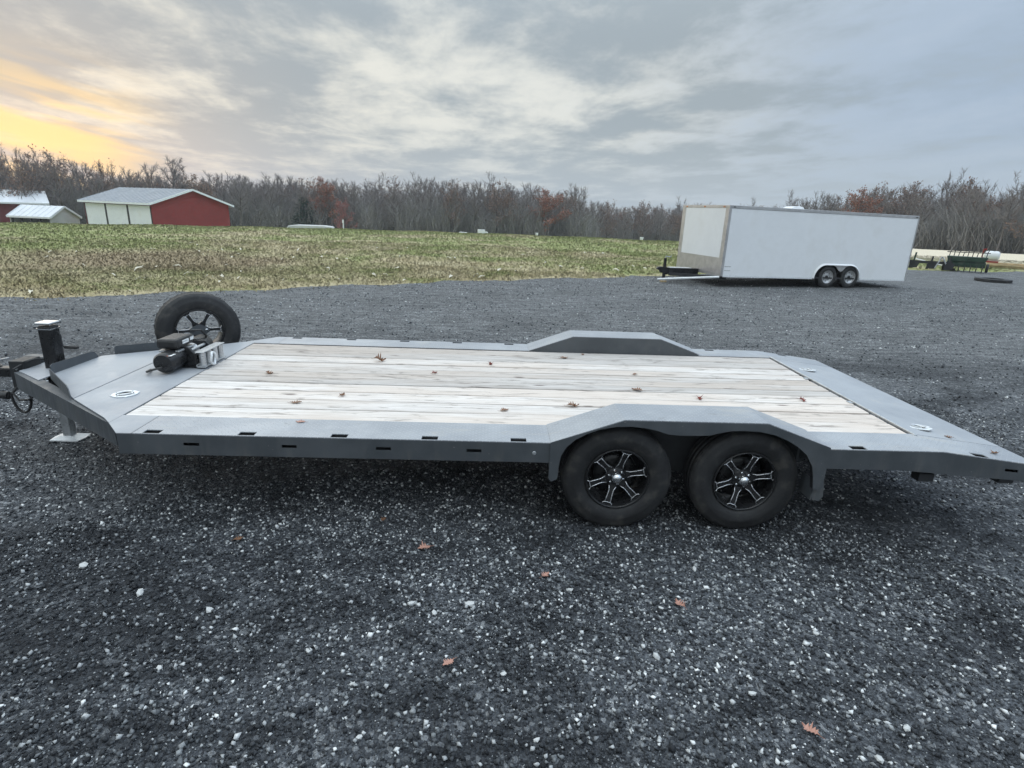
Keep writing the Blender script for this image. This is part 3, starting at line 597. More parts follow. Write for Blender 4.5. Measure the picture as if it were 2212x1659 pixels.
# tail: hinge bar and dropped plate
m = MB(); m.box(TX1+.008, TX1+.030, PW-.03, WT-PW+.03, ZD-.012, ZD+.007); m.build('hinge_bar', 'zinc', trailer, .004)
m = MB(); a, b = TX1+.042, TX2
m.add([(a, PW+.002, tz(a)), (b, PW+.002, tz(b)), (b, WT-PW-.002, tz(b)), (a, WT-PW-.002, tz(a)), (a, PW+.002, tz(a)-.008), (b, PW+.002, tz(b)-.008), (b, WT-PW-.002, tz(b)-.008), (a, WT-PW-.002, tz(a)-.008)], [(0, 1, 2, 3), (4, 7, 6, 5), (0, 4, 5, 1), (1, 5, 6, 2), (2, 6, 7, 3), (3, 7, 4, 0)])
m.build('tail_plate', 'smooth_plate', trailer)
m = MB(); m.box(TX2-.045, TX2+.002, .008, WT-.008, .44, TZ2-.0095); m.build('rear_bumper', 'rail_paint_shaded', trailer)
for y in (.95, 1.62):
    m = MB(); m.box(TX1-.03, TX1+.002, y, y+.05, ZD-.009, ZD+.001); m.build('hinge_tab', 'zinc', trailer)

# recessed tie-down rings in nose and tail
def tie_ring(x, y, z, slope, rz):
    m = MB(); n = 40; t = .006
    for k in range(n):
        a = 2*math.pi*k/n; ro = .083+(.008 if k % 10 == 0 else 0); ri = .057
        for r, h in ((ri, 0), (ri, t), (ri+.008, t+.003), (ro-.008, t+.003), (ro, t), (ro, 0)): m.v.append((r*math.cos(a), r*math.sin(a)*.93, h))
    for k in range(n):
        for j in range(6): kk = (k+1) % n; jj = (j+1) % 6; m.f.append((k*6+j, kk*6+j, kk*6+jj, k*6+jj))
    o = m.build('tie_down_ring', 'zinc_pale', trailer, smooth=True, loc=(x, y, z)); o.rotation_euler = (0, slope, rz)
    m = MB(); m.lathe([(.0012, 0), (.0012, .0575)], 24, 'z'); m.v = [(a_, b_*.93, c_) for a_, b_, c_ in m.v]; m.build('recess', 'dark_frame', o)
    m = MB(); pts = [(.044*math.cos(a), .038*math.sin(a), .008) for a in np.linspace(R(200), R(520), 18)]; m.tube(pts, .006, 8); m.build('ring', 'zinc', o, smooth=True)
    m = MB(); m.box(-.05, .05, -.028, -.012, .004, .013); m.build('clip', 'zinc_pale', o, .003)
    for a in (45, 135, 225, 315):
        m = MB(); m.lathe([(0, .006), (.0115, .006), (.0125, 0)], 8, 'z', o=(.07*math.cos(R(a)), .065*math.sin(R(a)), 0)); m.build('rivet', 'zinc', o)
sl = math.atan2(ZD-TZ2, TX2-TX1)
tie_ring(-3.468, .71, ZD, 0, R(35)); tie_ring(-3.45, 1.97, ZD, 0, R(20)); tie_ring(2.26, .50, tz(2.26), sl, R(95)); tie_ring(2.26, 2.04, tz(2.26), sl, R(80))

# ------------------------------------------------------------------ wheels
def tyre_mesh(Ro, Ri, w, n=72, tread=True):
    m = MB(); m.smooth = True; h = w/2; d = Ro-Ri
    prof = [(-h*.72, Ri-.004), (-h*.80, Ri+.006), (-h*.93, Ri+d*.22), (-h, Ri+d*.45), (-h*.99, Ri+d*.60), (-h*.965, Ri+d*.63), (-h*.955, Ri+d*.78), (-h*.87, Ri+d*.93), (-h*.72, Ro-.003), (-h*.58, Ro)]
    grooves = [-.42, -.14, .14, .42]
    for g in grooves: c = g*w*.78; prof += [(c-.006, Ro), (c-.004, Ro-.008), (c+.004, Ro-.008), (c+.006, Ro)]
    prof += [(-a, r) for a, r in prof[:10][::-1]]
    m.lathe(prof, n)
    if tread:      # shoulder blocks
        for k in range(n):
            if k % 2: continue
            for s in (-1, 1):
                a0, a1 = 2*math.pi*(k+.15)/n, 2*math.pi*(k+1.25)/n
                pts = []
                for a in (a0, a1):
                    for yy, r in ((h*.93, Ro-.024), (h*.86, Ro-.010), (h*.64, Ro+.0025)): pts.append((r*math.cos(a), s*yy*1.006, r*math.sin(a)))
                m.add(pts, [(0, 1, 4, 3), (1, 2, 5, 4)])
    return m
_w = {}
def alloy_wheel(parent, loc, rot=None, phase=15., name='wheel', turn=0., hub=True):
    """tyre on a black six-spoke alloy rim with machined spoke edges; face towards -y"""
    if not _w:
        _w['tyre'] = tyre_mesh(.357, .207, .215).mesh('tyre'); 
        m = MB(); m.smooth = True     # rim barrel and lip
        m.lathe([(-.086, .212), (-.094, .211), (-.097, .205), (-.092, .199), (-.080, .196), (-.060, .190), (.02, .182), (.09, .190), (.095, .205), (.086, .212), (.075, .196), (.0, .194), (-.07, .20)], 64, closed=True)
        _w['rim'] = m.mesh('rim')
        m = MB(); m.smooth = True; m.lathe([(-.01, .034), (-.028, .062), (-.045, .064), (-.050, .058), (-.050, .0)], 40); _w['hub'] = m.mesh('hub')
        m = MB(); m.smooth = True; m.lathe([(-.005, .0), (-.005, .10), (.0, .148), (.06, .152), (.06, 0)], 40); _w['drum'] = m.mesh('drum_backing')  # brake drum added as a dark disc to black out the rim openings
        m = MB(); m.smooth = True; m.lathe([(-.045, .034), (-.086, .033), (-.090, .030), (-.091, .025), (-.095, .022), (-.098, .018), (-.099, 0)], 32); _w['cap'] = m.mesh('hub_cap')
        # one spoke along +x: outline (radius, half width), raised plate
        out = [(.045, .034), (.070, .024), (.095, .0155), (.12, .0150), (.15, .0175), (.178, .0190), (.186, .034), (.201, .030)]
        def yof(r): return -.046-.030*min(1, max(0, (r-.045)/.14))
        m = MB(); poly = [(r, w) for r, w in out]+[(r, -w) for r, w in out[::-1]]
        m.prism(poly, lambda r, w, t: (r, yof(r)+t, w), 0., .022); _w['spoke'] = m.mesh('spoke')
        m = MB(); m.smooth = True
        for s in (1, -1): m.tube([(r, yof(r)-.0015, s*w) for r, w in out[1:6]], .0027, 6)
        loop = [(.180, .019), (.1875, .033), (.200, .029), (.200, -.029), (.1875, -.033), (.180, -.019), (.180, .019)]
        m.tube([(r, yof(r)-.0015, w) for r, w in loop], .0024, 6, cap=False); _w['edge'] = m.mesh('spoke_edge')
        m = MB(); m.lathe([(-.046, 0.), (-.046, .009), (-.060, .009), (-.063, .006), (-.063, 0)], 6, 'y', o=(.05, 0, 0)); _w['lug'] = m.mesh('lug_nut')
    def put(nm, key, mat, par):
        me = _w[key]
        if not me.materials: me.materials.append(MT[mat])
        o = bpy.data.objects.new(nm, me); C.objects.link(o); o.parent = par; return o
    root = put(name, 'rim', 'black_paint', parent); root.location = loc
    if rot: root.rotation_euler = rot
    put('tyre', 'tyre', 'rubber', root); put('hub', 'hub', 'black_paint', root)
    for k in range(6):
        s = put('spoke', 'spoke', 'black_paint', root); s.rotation_euler = (0, -R(phase+60*k), 0)
        e = put('spoke_edge', 'edge', 'machined', root); e.rotation_euler = s.rotation_euler
        if hub: q = put('lug_nut', 'lug', 'chrome', root); q.rotation_euler = (0, -R(phase+30+60*k), 0)
    if hub: put('hub_cap', 'cap', 'chrome', root); put('drum_backing', 'drum', 'black_paint', root)
    return root
for x, ph in ((0, 15), (.846, 13)):
    alloy_wheel(trailer, (x, .178, .357), phase=ph); alloy_wheel(trailer, (x, WT-.178, .357), rot=(0, 0, math.pi), phase=ph+20)

# spare wheel on its bracket beside the nose
SP = (-3.80, 2.47, .735)
nv = Vector((.56, -.83))
sp = empty('spare_wheel', (SP[0], SP[1], .36), 0, 'spare wheel mounted upright on the far side of the trailer nose, behind the winch', 'spare wheel')
rz = math.atan2(nv.x, -nv.y); sp.scale = (1.05, 1.05, 1.03)
wk = alloy_wheel(sp, (0, 0, SP[2]-.36), rot=(0, 0, rz), phase=0, name='rim', hub=False)
# the rim is open behind the spokes: bracket plate with two nuts holds it
m = MB(); m.prism([(.085*math.cos(a), .05*math.sin(a)) for a in np.linspace(0, 2*math.pi, 24, endpoint=False)], lambda u, v, t: (u, t, v), -.062, -.052); br = m.build('holding_plate', 'rail_paint_shaded', sp, .002, loc=(0, 0, SP[2]-.36)); br.rotation_euler = (0, 0, rz)
for s in (-1, 1):
    m = MB(); m.lathe([(-.06, 0.012), (-.078, .012), (-.082, 0)], 8, 'y', o=(s*.058, 0, .006)); m.build('nut', 'chrome', br)
m = MB(); m.box(-.04, .04, .03, .09, -.36-.0, .02); pb = m.build('bracket_post', 'dark_frame', sp, loc=(0, 0, SP[2]-.36)); pb.rotation_euler = (0, 0, rz)

# ------------------------------------------------------------------ winch on the nose plate
wn = empty('winch', (-3.40, 1.53, ZD), 0, 'black electric winch with silver fairlead bolted to the trailer nose', 'winch')
m = MB(); m.smooth = True; m.lathe([(-.265, 0), (-.265, .060), (-.25, .072), (-.23, .074), (-.09, .074), (-.085, .075), (-.065, .075), (-.06, 0)], 28, 'y', o=(-.06, 0, .082)); m.build('motor', 'black_paint', wn)
m = MB(); m.smooth = True; m.lathe([(.16, 0), (.16, .075), (.175, .08), (.29, .080), (.315, .070), (.32, 0)], 28, 'y', o=(-.06, 0, .09)); m.build('gearbox', 'black_paint', wn)
m = MB(); m.smooth = True; m.lathe([(-.06, .07), (-.05, .07), (-.05, .043), (.15, .043), (.15, .07), (.16, .07)], 28, 'y', o=(-.06, 0, .085)); m.build('drum', 'dark_frame', wn)
m = MB(); m.smooth = True; 
for k in range(14): y = -.04+.013*k; m.lathe([(y, .047), (y+.006, .053), (y+.012, .047)], 20, 'y', o=(-.06, 0, .085))
m.build('wire_rope', 'zinc', wn)
m = MB(); m.box(-.145, .07, -.085, .20, 0.002, .014); m.build('base_plate', 'black_paint', wn, .003)
for y in (-.07, .165): m = MB(); m.prism([(-.13, .014), (.07, .014), (.07, .10), (.03, .155), (-.10, .155), (-.13, .10)], lambda u, v, t, y=y: (u, y+t, v), -.012, .012); m.build('drum_support', 'black_paint', wn, .006)
for x, z in ((.02, .155), (-.12, .155)): m = MB(); m.tube([(x, -.07, z-.03), (x, .17, z-.03)], .012, 10); m.build('tie_bar', 'zinc', wn, smooth=True)
m = MB(); m.box(-.15, -.005, -.16, .075, .158, .232); cb = m.build('control_box', 'black_plastic', wn, .02)
m = MB(); m.box(-.0045, -.0025, -.09, -.005, .185, .212); m.build('printed_label', 'white_print', cb)
m = MB(); m.box(-.0045, -.0025, .015, .06, .19, .215); m.build('printed_label', 'white_print', cb)
m = MB(); m.box(-.14, .0, -.155, .075, .136, .149); m.build('box_bracket', 'zinc', wn, .003)
m = MB(); m.prism([(-.05, -.03), (.05, -.03), (.05, .03), (-.05, .03)], lambda u, v, t: (-.035+u*.7, -.23+v, .146+t-abs(u)*.2), 0, .003); m.build('warning_label', 'warning_sticker', wn)
# roller fairlead facing the deck
m = MB(); m.box(.075, .082, -.10, .215, .012, .03); m.box(.075, .082, -.10, .215, .115, .130); m.box(.082, .14, -.105, .22, .122, .130); m.box(.082, .14, -.105, .22, .010, .018); fl = m.build('fairlead', 'zinc', wn, .003)
for y in (-.07, .015, .105, .19):
    m = MB(); m.smooth = True; m.lathe([(.019, 0), (.019, .023), (.118, .023), (.118, 0)], 18, 'z', o=(.112, y, 0)); m.build('roller', 'zinc', fl)
m = MB(); pts = [(.160+.004*math.sin(3*a), .012+.032*math.cos(a)-.03, .064+.045*math.sin(a)) for a in np.linspace(0, 2*math.pi, 22)]; m.tube(pts, .009, 8, cap=False); m.build('hook', 'zinc_pale', wn, smooth=True)
m = MB(); m.tube([(-.05, -.29, .06), (-.10, -.31, .05), (-.17, -.27, .02), (-.19, -.19, .012)], .008, 8); m.build('power_cable', 'black_plastic', wn, smooth=True)
m = MB(); m.tube([(-.06, .12, .24), (-.02, .21, .225), (-.01, .26, .17), (-.03, .27, .12)], .008, 8); m.build('power_cable', 'black_plastic', wn, smooth=True)

wn.scale = (1.18, 1.18, 1.12)
# ------------------------------------------------------------------ white enclosed trailer
box_t = empty('enclosed_trailer', (5.994, 13.885, 0), R(12.484), 'white enclosed cargo trailer with silver front corner parked at the grass edge', 'trailer')
TL, TW, ZB, TH = 6.99, 2.58, .345, 2.03; TP = math.tan(R(-.638))
def tl(p): return (p[0], p[1], p[2]+p[0]*TP)
def eb(name, mat, parent=box_t, bevel=0., smooth=None):
    def done(m): m.v = [tl(p) for p in m.v]; return m.build(name, mat, parent, bevel, smooth)
    return done
zt = ZB+TH; xa, xs2 = 3.911, .862
# near side sheet, cut round the wheels
fl_o = [(3.34, ZB)] + [(3.34+.40*(1-math.cos(a)), ZB+.42*math.sin(a)) for a in np.linspace(.15, math.pi/2, 8)] + [(4.68+.40*math.sin(a), ZB+.42*math.cos(a)) for a in np.linspace(0, math.pi/2-.12, 8)] + [(5.09, ZB)]
m = MB(); m.prism([(.06, ZB)] + fl_o + [(TL-.03, ZB), (TL-.03, zt-.07), (.06, zt-.07)], lambda u, v, t: (u, t, v), 0., .03); eb('side_panel', 'white_paint')(m)
m = MB(); m.box(.06, TL-.03, TW-.03, TW, ZB, zt-.07); eb('side_panel', 'white_paint')(m)
m = MB(); m.box(TL-.029, TL, .0, TW, ZB, zt-.07); eb('rear_panel', 'white_paint')(m)
m = MB(); m.box(.0, TL, .03, TW-.03, zt-.02, zt+.012); eb('roof', 'white_paint')(m)
m = MB(); m.box(.03, TL-.03, .031, TW-.031, ZB-.012, ZB+.03); eb('floor', 'dark_frame')(m)
m = MB(); m.box(3.2, 5.2, .30, .32, ZB+.03, ZB+.50); m.box(3.2, 5.2, .031, .30, ZB+.48, ZB+.50); eb('wheel_box', 'dark_frame')(m)
# trim: roof edge channel with rivets, silver corners, skirt
m = MB(); m.box(.05, TL-.02, -.012, .029, zt-.068, zt+.018); eb('roof_trim', 'aluminium', bevel=.006)(m)
m = MB(); m.box(.05, TL-.02, TW-.029, TW+.012, zt-.068, zt+.018); eb('roof_trim', 'aluminium', bevel=.006)(m)
m = MB(); m.box(-.012, .049, -.012, TW+.012, zt-.068, zt+.018); eb('roof_trim', 'aluminium', bevel=.006)(m)
for y0, y1 in ((-.012, .17), (TW-.19, TW+.012)):
    m = MB()
    ys = (y0, y1) if y0 < 1 else (y1, y0)
    m.box(-.012, .0, y0, y1, ZB-.01, zt-.07); m.box(.0005, .075, (-.012 if y0 < 1 else TW), (0. if y0 < 1 else TW+.012), ZB-.01, zt-.07); eb('corner_trim', 'aluminium', bevel=.004)(m)
m = MB(); m.box(-.009, .001, .171, TW-.191, ZB-.01, .87); eb('stone_guard', 'aluminium')(m)
m = MB(); m.box(-.006, .02, .171, TW-.191, .872, zt-.069); eb('front_panel', 'white_paint')(m)
m = MB(); m.box(TL-.04, TL+.006, -.006, -.0005, ZB, zt-.07); eb('corner_trim', 'aluminium')(m)
for a, b in ((.08, 3.30), (5.13, TL-.03)): m = MB(); m.box(a, b, -.008, -.001, ZB-.03, ZB+.022); eb('bottom_trim', 'zinc_pale')(m)
# flared fender trim and the drop piece between the tyres
m = MB(); arc = fl_o
for (a, za), (b, zb) in zip(arc[:-1], arc[1:]):
    ca = Vector((a-4.21, 0, za-ZB)); cb_ = Vector((b-4.21, 0, zb-ZB)); k = .055
    def off(a, za):
        dx, dz = (a-4.21)/.87, (za-ZB)/.42; l = math.hypot(dx, dz) or 1; return a+k*dx/l*(1 if abs(dx) > .3 else 0), za+k*dz/l
    a2, za2 = off(a, za); b2, zb2 = off(b, zb)
    m.add([(a, -.05, za), (b, -.05, zb), (b2, -.006, zb2), (a2, -.006, za2), (a, .03, za), (b, .03, zb)], [(0, 1, 2, 3), (0, 4, 5, 1)])
eb('fender_trim', 'white_paint', smooth=True)(m)
m = MB(); m.prism([(4.05, ZB+.41), (4.64, ZB+.41), (4.52, ZB+.36), (4.42, ZB+.25), (4.343, ZB+.22), (4.27, ZB+.25), (4.16, ZB+.36)], lambda u, v, t: (u, t, v), .002, .012); eb('fender_drop', 'aluminium')(m)
# wheels with plain silver modular rims
def steel_wheel(parent, loc):
    m = tyre_mesh(.347, .200, .20, 48, False)
    m2 = MB(); m2.smooth = True; m2.lathe([(-.085, .205), (-.094, .203), (-.090, .192), (-.06, .186), (-.035, .15), (-.028, .11), (-.040, .075), (-.040, .05), (-.034, .05), (-.034, .0)], 40)
    w = m2.build('wheel', 'wheel_silver', parent, loc=loc); m.build('tyre', 'rubber', w)
    m = MB(); m.smooth = True; m.lathe([(-.03, .042), (-.075, .040), (-.082, .03), (-.083, 0)], 20); m.build('hub', 'black_paint', w)
    for k in range(8):
        a = 2*math.pi*k/8; m = MB(); m.lathe([(-.0355, .0), (-.0355, .017)], 10, 'y', o=(.135*math.cos(a), 0, .135*math.sin(a))); m.build('vent_hole', 'dark_frame', w)
    for k in range(6):
        a = 2*math.pi*k/6; m = MB(); m.lathe([(-.03, .010), (-.055, .009), (-.057, 0)], 8, 'y', o=(.07*math.cos(a), 0, .07*math.sin(a))); m.build('lug_nut', 'zinc', w)
for k in (0, 1):
    steel_wheel(box_t, (xa+k*xs2, .115, .347)); steel_wheel(box_t, (xa+k*xs2, TW-.115, .347))
    m = MB(); m.beam((xa+k*xs2, .2, .30), (xa+k*xs2, TW-.2, .30), .07, .07); m.build('axle', 'dark_frame', box_t)
for a in (1.9, 2.6): m = MB(); m.box(a, a+.35, .3, TW-.3, ZB-.085, ZB-.02); eb('cross_member', 'dark_frame')(m)
# roof vent
m = MB(); m.prism([(2.95, 0), (3.52, 0), (3.44, .10), (3.30, .125), (3.12, .115), (3.0, .06)], lambda u, v, t: (u, t, zt+.013+v), 1.08, 1.50); eb('roof_vent', 'tank_white', bevel=.01)(m)
# tongue: black channel, coupler, jack, white pole lying from the corner
m = MB(); m.box(-1.02, -.013, 1.19, 1.39, .26, .43); m.box(-.9, -.013, 1.17, 1.41, .431, .442); eb('tongue', 'black_paint', bevel=.006)(m)
m = MB(); m.box(-1.02, -.28, 1.185, 1.395, .4425, .462); eb('tongue_top', 'zinc_pale')(m)
m = MB(); m.prism([(-1.46, .40), (-1.40, .46), (-1.25, .47), (-1.02, .44), (-1.02, .28), (-1.30, .28), (-1.34, .35)], lambda u, v, t: (u, t, v), 1.24, 1.34); eb('coupler', 'black_paint', bevel=.01)(m)
jb = MB(); jb.box(-1.21, -1.14, 1.255, 1.325, .10, .74); jbo = eb('jack', 'black_paint')(jb)
m = MB(); m.tube([(-1.17, 1.29, .74), (-1.17, 1.29, .79), (-.99, 1.29, .775), (-.985, 1.29, .84)], .014, 8); eb('jack_crank', 'zinc', jbo)(m)
m = MB(); m.box(-1.26, -1.09, 1.21, 1.37, .0, .05); m.v = [(x, y, z+.0) for x, y, z in m.v]; m.build('jack_foot', 'lumber', jbo)
m = MB(); m.box(-1.20, -1.15, 1.265, 1.315, .05, .10); m.build('jack_leg', 'zinc', jbo)
for y, e_ in ((.05, 1.20), (TW-.05, 1.38)):
    m = MB(); m.beam((.25, y, .275), (-1.05, e_, .27), .06, .09); m.build('tongue_beam', 'dark_frame', box_t)
m = MB(); m.tube([(-1.42, 1.20, .095), (-.03, -.0, .315)], .036, 12); m.build('side_pole', 'zinc_pale', box_t, smooth=True)
m = MB(); m.tube([(-.45, 1.2, .30), (-.40, 1.15, .23), (-.25, 1.1, .22), (-.1, 1.0, .28)], .014, 6); m.build('wiring', 'black_plastic', box_t, smooth=True)
for x, z in ((.12, zt-.03), (TL-.15, zt-.03)):
    m = MB(); m.box(x, x+.07, -.022, -.0125, z-.012, z+.012); eb('marker_lamp', 'black_plastic')(m)
for y in (.25, 1.29, TW-.25):
    m = MB(); m.box(-.024, -.0125, y-.04, y+.04, zt-.045, zt-.015); eb('marker_lamp', 'amber')(m)
for z in (.50, .62): m = MB(); m.box(.10, .32, -.0045, -.0005, z, z+.018); eb('printed_label', 'shed_grey')(m)

# ------------------------------------------------------------------ far buildings
def polar(az, d, z=0.): return (CAM.x+d*math.sin(R(az)), CAM.y+d*math.cos(R(az)), z)
def barn(name, corner, rz, gw, ln, eave, ridge, mats, label, doors=0, open_front=False, over=.45, cat='barn'):
    """corner: near corner; x runs along the gable wall, y along the eaves side away from the viewer's right"""
    b = empty(name, corner, rz, label, cat)
    wall, roof, trim, door = mats; t = .18
    poly = [(0, -1.), (gw, -1.), (gw, eave), (gw/2, ridge), (0, eave)]
    for y0 in (0, ln-t): m = MB(); m.prism(poly, lambda u, v, q: (u, q, v), y0, y0+t); m.build('gable_wall', wall if not open_front or y0 else door, b)
    m = MB(); m.box(gw-t, gw, t, ln-t, -1., eave); m.build('side_wall', wall, b)
    if doors:
        pw = .35; span = ln-.3; dw = span/doors
        m = MB(); m.box(0, t, t, ln-t, eave-.32, eave); m.build('door_header', 'barn_dark_red', b)
        for k in range(doors):
            y0 = .15+k*dw; m = MB(); m.box(-.02, .06, y0+pw/2, y0+dw-pw/2, -1., eave-.33); d = m.build('door', door, b)
            for j in range(1, 4): zz = -.0+j*(eave-.4)/4; m = MB(); m.box(-.035, -.0205, y0+pw/2+.04, y0+dw-pw/2-.04, zz, zz+.05); m.build('door_rail', door, d)
        for k in range(doors+1):
            y0 = .15+k*dw; m = MB(); m.box(-.05, .12, max(t+.003, y0-pw/2+.01), min(ln-t-.003, y0+pw/2-.01), -1., eave-.322); m.build('door_post', 'timber_dark', b)
    elif open_front:
        for k in range(5): y0 = .1+k*(ln-.4)/4; m = MB(); m.box(.0, .2, y0, y0+.2, -1., eave-.02); m.build('post', 'timber_dark', b)
        m = MB(); m.box(.05, gw-.2, t, ln-t, -1., -.2); m.build('floor', 'soil_dark', b)
    else:
        m = MB(); m.box(0, t, t, ln-t, -1., eave); m.build('side_wall', wall, b)
    # two roof slopes of ribbed sheet, fascia boards
    for s in (0, 1):
        sl = (ridge-eave)/(gw/2); x0, x1 = (-over, gw/2) if s == 0 else (gw+over, gw/2); z0 = eave-sl*over+.10; z1 = ridge+.10; th = .09
        m = MB(); m.add([(x0, -over, z0), (x1, -over, z1), (x1, ln+over, z1), (x0, ln+over, z0), (x0, -over, z0-th), (x1, -over, z1-th), (x1, ln+over, z1-th), (x0, ln+over, z0-th)], [(0, 1, 2, 3), (4, 7, 6, 5), (0, 4, 5, 1), (1, 5, 6, 2), (2, 6, 7, 3), (3, 7, 4, 0)])
        ro = m.build('roof', roof, b)
        m = MB(); n = int(ln/.75)
        for k in range(n+1): y = -over+.1+k*(ln+2*over-.2)/n; m.beam((x0, y, z0+.02), (x1, y, z1+.02), .05, .035)
        m.build('ribs', roof, ro)
        m = MB(); e = .03 if s == 0 else -.03
        m.beam((x0, -over-.02, z0-.07), (x1, -over-.02, z1-.07), .03, .22); m.beam((x0, ln+over+.02, z0-.07), (x1, ln+over+.02, z1-.07), .03, .22); m.box(min(x0, x0-e), max(x0, x0-e), -over, ln+over, z0-.19, z0+.02); m.build('fascia', trim, ro)
    return b
c = polar(-29.68, 78); gz = 2.0-78*math.tan(R(2.3))
barn('red_barn', (c[0], c[1], gz), R(59.7), 9.6, 14.2, 2.45, 4.05, ('barn_red', 'roof_grey', 'barn_white', 'barn_white'), 'red barn with three white doors and grey metal roof', doors=3)

c = polar(-36.42, 92); gz = float(ground_z(c[0], c[1]))
barn('open_shed', (c[0], c[1], gz), R(81.4), 4.2, 5.6, -.86-gz, .36-gz, ('shed_grey', 'roof_white', 'roof_white', 'shed_grey'), 'low open-fronted shed with white roof and grey gable, left of the red barn', open_front=True, over=.2, cat='shed')
c = polar(-36.6, 106); gz = float(ground_z(c[0], c[1]))
barn('long_barn', (c[0], c[1], gz), R(129), 10., 16., .62-gz, 2.1-gz, ('barn_dark_red', 'roof_white', 'roof_white', 'barn_white'), 'dark red barn with white roof at the left edge, behind the open shed', over=.5)

# ------------------------------------------------------------------ trees
def seg_mesh(segs, n=3):
    """thin three-sided branches from an array of (p0, p1, r0, r1)"""
    p0 = np.array([s_[0] for s_ in segs], float); p1 = np.array([s_[1] for s_ in segs], float); r0 = np.array([s_[2] for s_ in segs], float); r1 = np.array([s_[3] for s_ in segs], float)
    d = p1-p0; d /= np.linalg.norm(d, axis=1)[:, None]+1e-9
    a = np.cross(d, np.where(np.abs(d[:, 2:]) < .9, np.array([[0, 0, 1.]]), np.array([[1., 0, 0]]))); a /= np.linalg.norm(a, axis=1)[:, None]; b = np.cross(d, a)
    V = []
    for p, r in ((p0, r0), (p1, r1)):
        for k in range(n): t = 2*math.pi*k/n; V.append(p+(a*math.cos(t)+b*math.sin(t))*r[:, None])
    V = np.stack(V, 1); m = len(segs); base = np.arange(m)[:, None]*2*n
    F = np.concatenate([base+np.array([[k, (k+1) % n, n+(k+1) % n, n+k]]) for k in range(n)])
    return V.reshape(-1, 3), F
def rdir(d, spread, g):
    v = d+g.normal(0, spread, 3); return v/np.linalg.norm(v)
def grow(seed, slim=1., first=.30, nb=17, spread=.55, twigs=12, top=10.):
    g = np.random.default_rng(seed); wood, fine, tips = [], [], []
    p = np.array([0, 0, -.4]); d = np.array([0, 0, 1.]); pts = [p]; n = 8; tl_ = top*.72
    for i in range(n): d = rdir(d*1.0+np.array([0, 0, .5]), .09, g); p = p+d*(tl_+.4)/n; pts.append(p)
    r = lambda t: .17*(1-t)**.8+.03
    for i in range(n): wood.append((pts[i], pts[i+1], r(i/n), r((i+1)/n)))
    def pos(t): x = t*n; i = min(int(x), n-1); return pts[i]+(pts[i+1]-pts[i])*(x-i)
    f = min(.9, first/.72)
    for k in range(nb):
        t = f+(1-f)*(k+g.random())/nb; q = pos(min(t, .999)); a = k*2.4+g.uniform(-.6, .6); up = .35+1.5*((t-f)/(1-f))**1.6*g.uniform(.5, 1.3)
        d = np.array([math.cos(a), math.sin(a), up]); d /= np.linalg.norm(d); ln = slim*top*.34*g.uniform(.7, 1.12)*(1-.18*((t-f)/(1-f))); m = 4; rr = r(t)*.6
        for i in range(m):
            e = q+d*ln/m; wood.append((q, e, rr*(1-i/m)+.010, rr*(1-(i+1)/m)+.010))
            for _ in range(3 if i else 1):
                d2 = rdir(d+np.array([0, 0, .10]), spread, g); l2 = ln*(.50-.06*i)*g.uniform(.5, 1.1); f0 = q+(e-q)*g.random(); mid = f0+d2*l2*.5; d3 = rdir(d2+np.array([0, 0, .12]), .3, g); end = mid+d3*l2*.5
                fine.append((f0, mid, .026, .019)); fine.append((mid, end, .019, .010)); tips.append(mid); tips.append(end)
                for _ in range(twigs):
                    s0 = f0+(end-f0)*g.random(); d4 = rdir(d2+np.array([0, 0, .15]), .6, g); fine.append((s0, s0+d4*g.uniform(.18, .6), .0125, .005)); tips.append(s0+d4*.4)
            q = e; d = rdir(d+np.array([0, 0, .14]), .17, g)
    return wood, fine, np.array(tips)
def cards(P, s0, s1, g, per=1):
    P = np.repeat(P, per, 0); n = len(P); c = P+g.normal(0, .16, (n, 3)); u = g.normal(0, 1, (n, 3)); u /= np.linalg.norm(u, axis=1)[:, None]; w = np.cross(u, g.normal(0, 1, (n, 3))); w /= np.linalg.norm(w, axis=1)[:, None]; s = g.uniform(s0, s1, (n, 1))
    return np.stack([c-u*s, c+w*s*.6, c+u*s, c-w*s*.6], 1).reshape(-1, 3), np.arange(n*4).reshape(n, 4)
def tree_proto(name, seed, wood_mat='bark', twig_mat='twig', leaf=None, leaf_per=1, **k):
    w, f, tips = grow(seed, **k); g = np.random.default_rng(seed+99)
    root = bpy.data.objects.new(name, None); C.objects.link(root)
    V, F = seg_mesh(w, 5); t = fast_mesh('trunk', V, F, wood_mat, smooth=True); t.parent = root
    V, F = seg_mesh(f, 3); c = fast_mesh('crown', V, F, twig_mat); c.parent = root
    if leaf:
        P = tips[g.random(len(tips)) < .8]; V, F = cards(P, .06, .16, g, leaf_per); l = fast_mesh('leaves', V, F, leaf); l.parent = c
    return root
def evergreen_proto(name, seed):
    g = np.random.default_rng(seed); root = bpy.data.objects.new(name, None); C.objects.link(root); segs = [((0, 0, -.4), (0, 0, 5), .16, .09), ((0, 0, 5), (0, 0, 9.8), .09, .02)]; P = []
    for z in np.linspace(.8, 9.6, 44):
        L = 2.6*(1-z/10.2)**.8
        for _ in range(7):
            a = g.uniform(0, 6.28); l = L*g.uniform(.6, 1.1); e = np.array([l*math.cos(a), l*math.sin(a), z-.18*l+g.normal(0, .1)]); segs.append(((0, 0, z), e, .03, .01))
            for q in np.linspace(.2, 1, 7): P.append(np.array([0, 0, z])*(1-q)+e*q)
    V, F = seg_mesh(segs, 4); t = fast_mesh('trunk', V, F, 'bark'); t.parent = root
    V, F = cards(np.array(P), .12, .26, g, 4); c = fast_mesh('crown', V, F, 'needle'); c.parent = root
    return root
